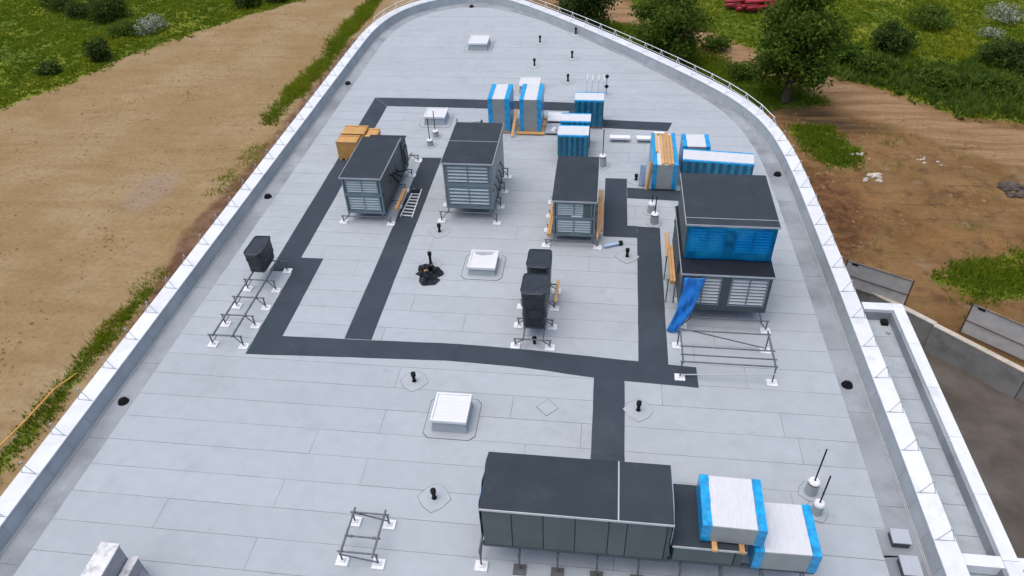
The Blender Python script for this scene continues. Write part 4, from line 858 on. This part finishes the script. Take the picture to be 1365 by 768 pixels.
# ------------------------------------------------------------------ stained white shaft at the near corner
t = thing('roof_shaft', 'stained white membrane-clad shaft with a lower grey step beside it', 'shaft', (-12, 7.6, RZ))
MB().box(-12.26, -11.78, 6.4, 8.74, RZ, RZ+1.47).build('shaft_body', 'shaftgrey', t, bevel=.03); MB().box(-12.29, -11.76, 6.38, 8.77, RZ+1.47, RZ+1.52).build('shaft_top', 'shaft', t, bevel=.015)
MB().box(-11.76, -11.52, 6.4, 8.78, RZ, RZ+.87).build('step_body', 'shaftgrey', t, bevel=.03); MB().box(-11.755, -11.5, 6.38, 8.8, RZ+.87, RZ+.91).build('step_top', 'shaft', t, bevel=.015)
MB().hexa([(-11.52, 6.5, RZ), (-11.2, 6.5, RZ), (-11.25, 8.6, RZ), (-11.52, 8.7, RZ)], [(-11.52, 6.5, RZ+.5), (-11.5, 6.5, RZ+.5), (-11.5, 8.6, RZ+.45), (-11.52, 8.7, RZ+.45)]).build('side_fillet', 'shaftgrey', t)

# ================================================================== SITE THINGS BELOW
W = thing('concrete_wall', 'low concrete retaining wall with pale top edge along the sunken yard', 'wall', (17.5, 29.8, -1.45))
ys = [37.2, 34.6, 32.2, 29.75, 26.6, 23.4, 20.2, 17, 13, 9, 5, 1]
for k, (ya, yb_) in enumerate(zip(ys[:-1], ys[1:])):
    o = .0 if k != 3 else .10
    a, b = (wx(ya)-o, ya-o), (wx(yb_)-o, yb_-o); d = Vector((b[0]-a[0], b[1]-a[1])).normalized(); nn = Vector((d.y, -d.x)); nn = nn if nn.x > 0 else -nn
    def off(p_, e): return (p_[0]+nn.x*e, p_[1]+nn.y*e)
    a = (a[0]+d.x*.01, a[1]+d.y*.01); b = (b[0]-d.x*.01, b[1]-d.y*.01); top = .18+.03*(k % 2)
    MB().prism([off(a, -.16), off(b, -.16), off(b, .12), off(a, .12)], -1.5, top).build('wall_panel', 'concrete', W)
    MB().prism([off(a, -.18), off(b, -.18), off(b, .13), off(a, .13)], top+.002, top+.07).build('top_edge', 'concretecap', W)
t = thing('broken_pipe', 'broken pipe stubs lying in the yard against the concrete wall', 'pipe', (15.9, 28.3, -1.45))
MB().cyl((15.3, 28.4, -1.33), (16.5, 29.3, -1.28), .09, 8).build('pipe', 'concrete', t); MB().cyl((15.4, 28.1, -1.38), (15.9, 28.7, -1.36), .07, 8).build('pipe', 'debris', t)
def fence(a, b, h, label, panels=1, lean=0):
    a, b = Vector((*a, 0)), Vector((*b, 0)); t = thing('site_fence', label, 'fence', (a+b)/2, 'sheeted site fence panels'); d = (b-a).normalized(); nn = Vector((-d.y, d.x, 0))
    up_ = Vector((0, 0, 1))*h+nn*lean
    za, zb_ = float(gz(a.x, a.y)), float(gz(b.x, b.y)); a.z = za-.02; b.z = zb_-.02
    for p_ in (a, b): MB().cyl(p_, p_+up_*1.03, .035, 8).build('post', 'debris', t)
    MB().hexa([a+d*.05+up_*.06, b-d*.05+up_*.06, b-d*.05+nn*.02+up_*.06, a+d*.05+nn*.02+up_*.06], [a+d*.05+up_, b-d*.05+up_, b-d*.05+nn*.02+up_, a+d*.05+nn*.02+up_]).build('sheet', 'mesh', t)
    for v in (.03, .47, 1.0): MB().cyl(a+up_*v-nn*.03, b+up_*v-nn*.03, .022, 6).build('rail', 'debris', t)
    q = a+d*.28+up_*.93-nn*.012; MB().beam(q, q+d*.32, .03, .1).build('name_plate', 'black', t)
fence((13.5, 32.9), (16.35, 31.15), 1.75, 'grey sheeted site fence panel next to the corner of the annex roof')
fence((18.45, 29.2), (22.0, 26.4), 1.95, 'grey sheeted site fence panel standing behind the concrete wall by the green patch')
# red pipe heap
t = thing('red_pipe_heap', 'heap of dark red corrugated pipes lying in the meadow', 'pipes', (15, 77.6, float(gz(15, 77.6))))
for k in range(26):
    x, y, z = 14.8+rng.uniform(-1.6, 1.0), 77.8+rng.uniform(-.9, 1.6), float(gz(15, 77.6))+.18+.24*(k % 5)+rng.uniform(0, .1); a = rng.uniform(-.35, .35); L_ = rng.uniform(1.0, 1.9)
    MB().cyl((x-L_*math.cos(a), y-L_*math.sin(a), z), (x+L_*math.cos(a), y+L_*math.sin(a), z+rng.uniform(-.1, .1)), .17, 8).build('pipe', 'red', t)
for k in range(3): MB().cyl((16.0, 77.6+.4*k, .9-.1*k), (17.4+.1*k, 76.8+.5*k, .14), .15, 8).build('pipe', 'red', t)
o = MB().tube([(-26.55, 17.2, .45), (-26.3, 19.2, .42), (-26.05, 21.2, .5), (-25.9, 22.6, .15)], .045, 6).build('marking_tape', 'tape', origin=(-26.5, 17.2, .1)); tag(o, 'orange marking line strung along the weeds beside the sand', 'line')
def rubble(cx, cy, r, n_, m, label, name, sz=(.12, .35), cat='rubble'):
    t = thing(name, label, cat, (cx, cy, float(gz(cx, cy))))
    for _ in range(n_):
        a, q = rng.uniform(0, 6.28), r*math.sqrt(rng.uniform()); x, y, s_ = cx+q*math.cos(a), cy+q*math.sin(a), rng.uniform(*sz); z = float(gz(x, y))
        vs = []; K = 7
        for zz, k_ in ((-.1, .8), (.25, 1), (.55, .6)):
            for i in range(K): b = 6.283*i/K; rr = s_*k_*rng.uniform(.7, 1.15); vs.append((x+rr*math.cos(b), y+rr*math.sin(b)*.8, z+s_*zz))
        fs = [(j*K+i, j*K+(i+1) % K, (j+1)*K+(i+1) % K, (j+1)*K+i) for j in range(2) for i in range(K)]+[tuple(2*K+i for i in range(K))]
        MB().add(vs, fs).build('lump', m, t)
rubble(17.9, 47.2, .8, 6, 'rock', 'pale broken rubble beside the small green patch near the parapet', 'rubble_heap', (.08, .28))
rubble(18.1, 44.3, .7, 9, 'rock', 'white lumps of plaster on the bare earth below the small green patch', 'rubble_heap', (.08, .30))
rubble(22.6, 46.9, .9, 8, 'rock', 'scattered pale plastic scraps on the open dirt by the haul road', 'litter', (.06, .2), 'litter')
rubble(26.6, 43.6, 1.0, 14, 'debris', 'dark brown rubbish heap on the open dirt', 'rubbish_heap', (.25, .55))

# ================================================================== VEGETATION
def np_mesh(name, V, F, m, tint=None, parent=None, kind=None, origin=None):
    o0 = np.array(wl(parent)) if parent else np.array(origin or (0, 0, 0)); V = (V-o0).astype(np.float32); me = bpy.data.meshes.new(name); nf, k = F.shape
    me.vertices.add(len(V)); me.vertices.foreach_set('co', V.ravel()); me.loops.add(nf*k); me.loops.foreach_set('vertex_index', F.ravel().astype(np.int32))
    me.polygons.add(nf); me.polygons.foreach_set('loop_start', np.arange(0, nf*k, k, dtype=np.int32)); me.polygons.foreach_set('loop_total', np.full(nf, k, np.int32))
    me.update(calc_edges=True)
    if tint is not None: a = me.attributes.new('tint', 'FLOAT', 'FACE'); a.data.foreach_set('value', tint.astype(np.float32))
    me.materials.append(M[m]); o = bpy.data.objects.new(name, me); C.objects.link(o)
    if parent: o.parent = parent
    else: o.location = o0.tolist()
    if kind: o['kind'] = kind
    return o
def leaves(P, size, m, name, parent, tint):
    n_ = len(P); d = rng.normal(size=(n_, 3)); d /= np.linalg.norm(d, axis=1)[:, None]; e = rng.normal(size=(n_, 3)); e -= (e*d).sum(1)[:, None]*d; e /= np.linalg.norm(e, axis=1)[:, None]
    s_ = size*rng.uniform(.6, 1.3, n_)[:, None]; V = np.stack([P-d*s_, P+e*s_*.55, P+d*s_, P-e*s_*.55], 1).reshape(-1, 3)
    return np_mesh(name, V, np.arange(n_*4).reshape(-1, 4), m, tint, parent)
def crown_points(blobs, n_, clump=.35, per_=26):
    nc = max(4, n_//per_); wts = np.array([b[3]*b[4]*b[5] for b in blobs]); wts = wts/wts.sum(); bi = rng.choice(len(blobs), nc, p=wts); bb = np.array(blobs)[bi]
    u = rng.normal(size=(nc, 3)); u /= np.linalg.norm(u, axis=1)[:, None]; r = rng.uniform(.35, 1, nc)**.6*rng.uniform(.85, 1.1, nc); cc = bb[:, :3]+u*bb[:, 3:]*r[:, None]
    ct = rng.uniform(.0, 1, nc); idx = rng.integers(0, nc, n_); P = cc[idx]+rng.normal(size=(n_, 3))*clump*np.array([1, 1, .7]); return P, np.clip(ct[idx]*.75+rng.uniform(0, .3, n_), 0, 1)
def tree(x, y, h, r, label, m='leaf', n_=9000, leaf=.16, cb=.18, name='tree', group=None, top=1.0):
    z = float(gz(x, y)); t = thing(name, label, 'tree', (x, y, z-.05), group); b = MB(); tr_ = h*.022+.06
    pts = [Vector((x, y, z-.1)), Vector((x+.1, y, z+h*.3)), Vector((x-.05, y+.1, z+h*.6)), Vector((x, y, z+h*.88))]; rs = [tr_*1.4, tr_, tr_*.6, tr_*.15]
    for i in range(3): b.cyl(pts[i], pts[i+1], rs[i], 9, rs[i+1])
    blobs = []
    nb = 11
    for k in range(nb):
        v = cb+.08+(.80-cb)*k/(nb-1); a = k*2.4+.5; base = pts[0].lerp(pts[3], min(1, v*.9)); prof = math.sin(math.pi*min(1, (v-cb+.12)/(1.08-cb)))**.75; L_ = r*prof*.62
        tip = Vector((x+math.cos(a)*L_, y+math.sin(a)*L_, z+h*(v+.04))); b.cyl(base, tip, tr_*.32*(1.2-v), 6, .02)
        blobs.append((tip.x, tip.y, tip.z, r*.46*prof+.2, r*.46*prof+.2, h*.13))
    blobs.append((x, y, z+h*.6, r*.5, r*.5, h*.24)); blobs.append((x, y, z+h*.88, r*.26*top, r*.26*top, h*.11))
    b.build('trunk', 'bark', t); P, ti = crown_points(blobs, n_, .42, 34); leaves(P, leaf, m, 'crown', t, ti); return t
tree(14.5, 56.6, 9.5, 2.95, 'tall broad-leaved tree on the grass between roof edge and dirt road', n_=16000, leaf=.17, cb=.09)
tree(5.3, 63.8, 6.6, 3.0, 'lower spreading tree behind the guard rail on the near side of the dirt road', n_=12000, leaf=.16, cb=.06)
tree(-2.2, 71.0, 6.4, 2.6, 'dark rounded tree behind the guard rail near the start of the dirt road', 'leafdark', n_=10000, leaf=.16, cb=.05)
def bush(x, y, r, h, label, m='leafdark', n_=1500, leaf=.14, cat='bush', name='bush', group=None, flat=.0):
    z = float(gz(x, y)); t = thing(name, label, cat, (x, y, z-.05), group); b = MB(); blobs = []
    for k in range(7):
        a = k*2.4+x; q = r*.55*(k > 0); tip = Vector((x+q*math.cos(a), y+q*math.sin(a), z+h*(.62 if k else .8))); b.cyl((x, y, z-.1), tip, .04, 5, .01)
        blobs.append((tip.x, tip.y, z+h*(.45 if k else .62), r*.55, r*.55, h*.38))
    b.build('stem', 'bark', t); P, ti = crown_points(blobs, n_, .22, 20); P[:, 2] = np.maximum(P[:, 2], z+.03); leaves(P, leaf, m, 'foliage', t, ti); return t
bush(-54.6, 74.4, 2.0, 2.9, 'largest dark round bush standing in the meadow across the sand', n_=3200)
bush(-48.4, 62.6, 1.0, 2.4, 'dark pointed shrub near the edge of the sand', n_=1500)
bush(-52.0, 59.5, 1.0, 1.2, 'small low dark shrub in the meadow facing the sand edge', n_=900)
bush(-40.3, 78.6, 1.5, 2.2, 'dark bush at the narrowing end of the sand, at the meadow edge', n_=2400)
bush(-37.6, 80.8, 1.6, 2.0, 'dark bush farthest along the meadow edge beside the sand', n_=2400)
bush(-62.5, 77.5, 1.8, 1.6, 'dark low shrub clump deep in the meadow across the sand', n_=1800)
bush(-58.5, 75, 1.3, 1.6, 'small dark shrub beside the largest meadow bush', n_=1200)
bush(-47.8, 71.0, 2.0, 1.6, 'white-blossoming elder bush at the meadow edge by the sand', 'flower', n_=1500, leaf=.11)
bush(-49.5, 69.5, 1.6, 1.4, 'green shrub just under the white-blossoming bush by the sand', 'leaf', n_=1700)
bush(25.2, 66.6, 1.8, 2.7, 'very dark conical bush above the haul road', n_=3000)
bush(30.6, 73.6, 2.2, 1.7, 'olive-green dome-shaped bush alone in the far meadow', 'leaf', n_=2600)
bush(20.6, 64.5, 1.6, 1.7, 'green shrub beside the tall tree across the dirt road', 'leaffresh', n_=1800)
bush(22.8, 62.6, 1.7, 1.5, 'leafy green shrub low at the edge of the haul road', 'leaf', n_=1800)
bush(27.6, 60.6, 2.0, 1.4, 'dark green weed thicket beside the haul road below the conical bush', 'leaf', n_=2300)
bush(31.5, 58.8, 2.2, 1.4, 'dark green weed thicket at the bend of the haul road', 'leaf', n_=2400)
bush(35.0, 64.5, 3.0, 2.0, 'broad dark thicket in the meadow over the haul road bend', 'leafdark', n_=4200)
bush(38.5, 75.5, 2.2, 1.6, 'white-flowering shrub patch at the far meadow corner', 'flower', n_=1400, leaf=.11)
bush(35.2, 71.0, 1.0, .9, 'small white-flowering shrub below the olive dome-shaped bush', 'flower', n_=500, leaf=.1)
bush(9.9, 66.6, 1.2, 1.4, 'small shrub on the grass verge between the two trees by the road', 'leaf', n_=1200)
bush(11.6, 61.0, 1.3, 1.2, 'low green shrub at the foot of the tall tree', 'leaf', n_=1200)
def tufts(poly, dens, h, wd, m, name, thr=None, spread=.16, k=5, tcol=(.0, 1.), lab=None):
    q = np.array(poly); lo, hi = q.min(0), q.max(0); lo = np.maximum(lo, (-72, 10)); hi = np.minimum(hi, (52, 104)); n_ = int((hi-lo).prod()*dens); P = lo+rng.uniform(size=(n_, 2))*(hi-lo)
    big_ = np.sin(P[:, 0]*.23+np.sin(P[:, 1]*.19)*1.7)*np.sin(P[:, 1]*.21+np.sin(P[:, 0]*.31)*1.3); mid_ = np.sin(P[:, 0]*.9+P[:, 1]*.4)*np.sin(P[:, 1]*.8-P[:, 0]*.35)
    sd_ = sdist(P, poly)+rng.normal(size=n_)*.35+mid_*.35; keep = sd_ > 0
    if thr is not None: keep &= (mid_+big_*.6+rng.normal(size=n_)*.25) > thr
    P = P[keep]; big_ = big_[keep]; mid_ = mid_[keep]; n_ = len(P); z = gz(P[:, 0], P[:, 1])
    hh = h*(1+.35*mid_+.3*big_)*rng.uniform(.55, 1.35, n_); V = np.zeros((n_, k, 3, 3)); a = rng.uniform(0, 6.283, (n_, k)); c, s_ = np.cos(a), np.sin(a)
    bx = P[:, None, 0]+rng.normal(size=(n_, k))*spread; by = P[:, None, 1]+rng.normal(size=(n_, k))*spread; w_ = wd*rng.uniform(.6, 1.3, (n_, k)); ln = hh[:, None]*rng.uniform(.2, .9, (n_, k))
    for i, sg in ((0, -1), (1, 1)): V[:, :, i, 0] = bx-s_*w_*sg; V[:, :, i, 1] = by+c*w_*sg; V[:, :, i, 2] = z[:, None]-.02
    V[:, :, 2, 0] = bx+c*ln; V[:, :, 2, 1] = by+s_*ln; V[:, :, 2, 2] = z[:, None]+hh[:, None]*rng.uniform(.6, 1.1, (n_, k))
    ti = np.clip(.42+.30*big_+.20*mid_+rng.normal(size=n_)*.13, 0, 1)*(tcol[1]-tcol[0])+tcol[0]
    o = np_mesh(name, V.reshape(-1, 3), np.arange(n_*k*3).reshape(-1, 3), m, np.repeat(ti, k), None, 'stuff', (float(lo[0]), float(lo[1]), 0)); tag(o, lab, 'grass'); return o
tufts(FIELD_L, 13, .20, .11, 'grass', 'meadow_grass', lab='tall green meadow grass covering the field across the sand', tcol=(.0, .75))
tufts(FIELD_R, 12, .19, .11, 'grass', 'meadow_grass', lab='yellow-green meadow grass beyond the dirt road', tcol=(.05, 1.))
tufts([(19, 62), (23.5, 57.8), (26.9, 54.4), (31, 53.6), (40, 49.2), (52, 46.5), (52, 62), (38, 68), (30, 64.5), (24, 65.5)], 8, .6, .12, 'leaf', 'tall_weeds', lab='dark tall weeds along the upper side of the haul road')
tufts(PATCH_T, 34, .26, .05, 'grass', 'verge_grass', lab='short green grass on the verge under the roadside trees', tcol=(0, .45))
tufts(PATCH_M, 50, .26, .045, 'grass', 'weed_patch', lab='small green weed patch on bare earth close to the parapet', tcol=(0, .5))
tufts(PATCH_R, 55, .28, .045, 'grass', 'weed_patch', lab='big bright green weed patch behind the site fence', tcol=(.1, .6))
tufts(HEDGE, 60, .22, .04, 'grass', 'weed_strip', lab='green weed strip between sand and building near the marking line', tcol=(0, .6))
tufts(HEDGE2, 50, .30, .045, 'grass', 'weed_strip', lab='green weed strip at the far narrow part of the sand', tcol=(.05, .7))
tufts([(-26.4, 29), (-25.0, 29), (-25.4, 52), (-27.4, 52)], 24, .12, .03, 'grass', 'sparse_weeds', thr=.62, lab='sparse weed clumps between the two green strips beside the sand', tcol=(.2, .7))
tufts([(11, 33), (30, 28), (48, 28), (48, 45), (28, 50), (20, 55), (12, 54)], 6, .12, .03, 'grass', 'stray_weeds', thr=.75, lab='stray tiny weeds dotted over the bare brown earth', tcol=(.2, .7))

def clods(poly, n_, sz, m, name, lab, center=None):
    q = np.array(poly); lo, hi = q.min(0), q.max(0); P = lo+rng.uniform(size=(n_*3, 2))*(hi-lo); cl = np.sin(P[:, 0]*.7+np.sin(P[:, 1]*.5)*2)*np.sin(P[:, 1]*.6+P[:, 0]*.2)
    P = P[pip(P, poly) & (cl+rng.normal(size=len(P))*.5 > .3)][:n_]; n_ = len(P); z = gz(P[:, 0], P[:, 1]); s_ = rng.uniform(*sz, n_)**1.0*rng.uniform(.5, 1, n_)
    a = rng.uniform(0, 6.283, n_); V = np.zeros((n_, 5, 3))
    for i in range(4): V[:, i, 0] = P[:, 0]+s_*np.cos(a+i*1.571)*rng.uniform(.6, 1.2, n_); V[:, i, 1] = P[:, 1]+s_*np.sin(a+i*1.571)*rng.uniform(.6, 1.2, n_); V[:, i, 2] = z-.02
    V[:, 4, 0] = P[:, 0]+s_*rng.uniform(-.4, .4, n_); V[:, 4, 1] = P[:, 1]+s_*rng.uniform(-.4, .4, n_); V[:, 4, 2] = z+s_*rng.uniform(.35, .8, n_)
    F = np.array([(0, 1, 4), (1, 2, 4), (2, 3, 4), (3, 0, 4)])[None]+(np.arange(n_)*5)[:, None, None]
    o = np_mesh(name, V.reshape(-1, 3), F.reshape(-1, 3), m, None, None, 'stuff', (float(lo[0]), float(lo[1]), 0)); tag(o, lab, 'earth')
M['clod'] = mat('earth_clod', (.20, .125, .06), .95, var=.35, nscale=.4, world=True, spec=.1)
clods([(-48, 18), (-27, 16), (-27.5, 80), (-36, 78), (-46, 62), (-49, 52)], 2600, (.04, .17), 'clod', 'sand_clods', 'small brown clods scattered over the sand')
clods([(-24.8, 14), (-22, 14), (-23, 60), (-26, 60)], 900, (.05, .2), 'clod', 'soil_clods', 'clods of reddish soil between weed strip and building')
clods([(11, 38), (24, 29), (46, 27), (46, 46), (30, 50), (19, 55), (12, 54)], 3200, (.05, .24), 'clod', 'dirt_clods', 'brown clods scattered over the bare churned earth')
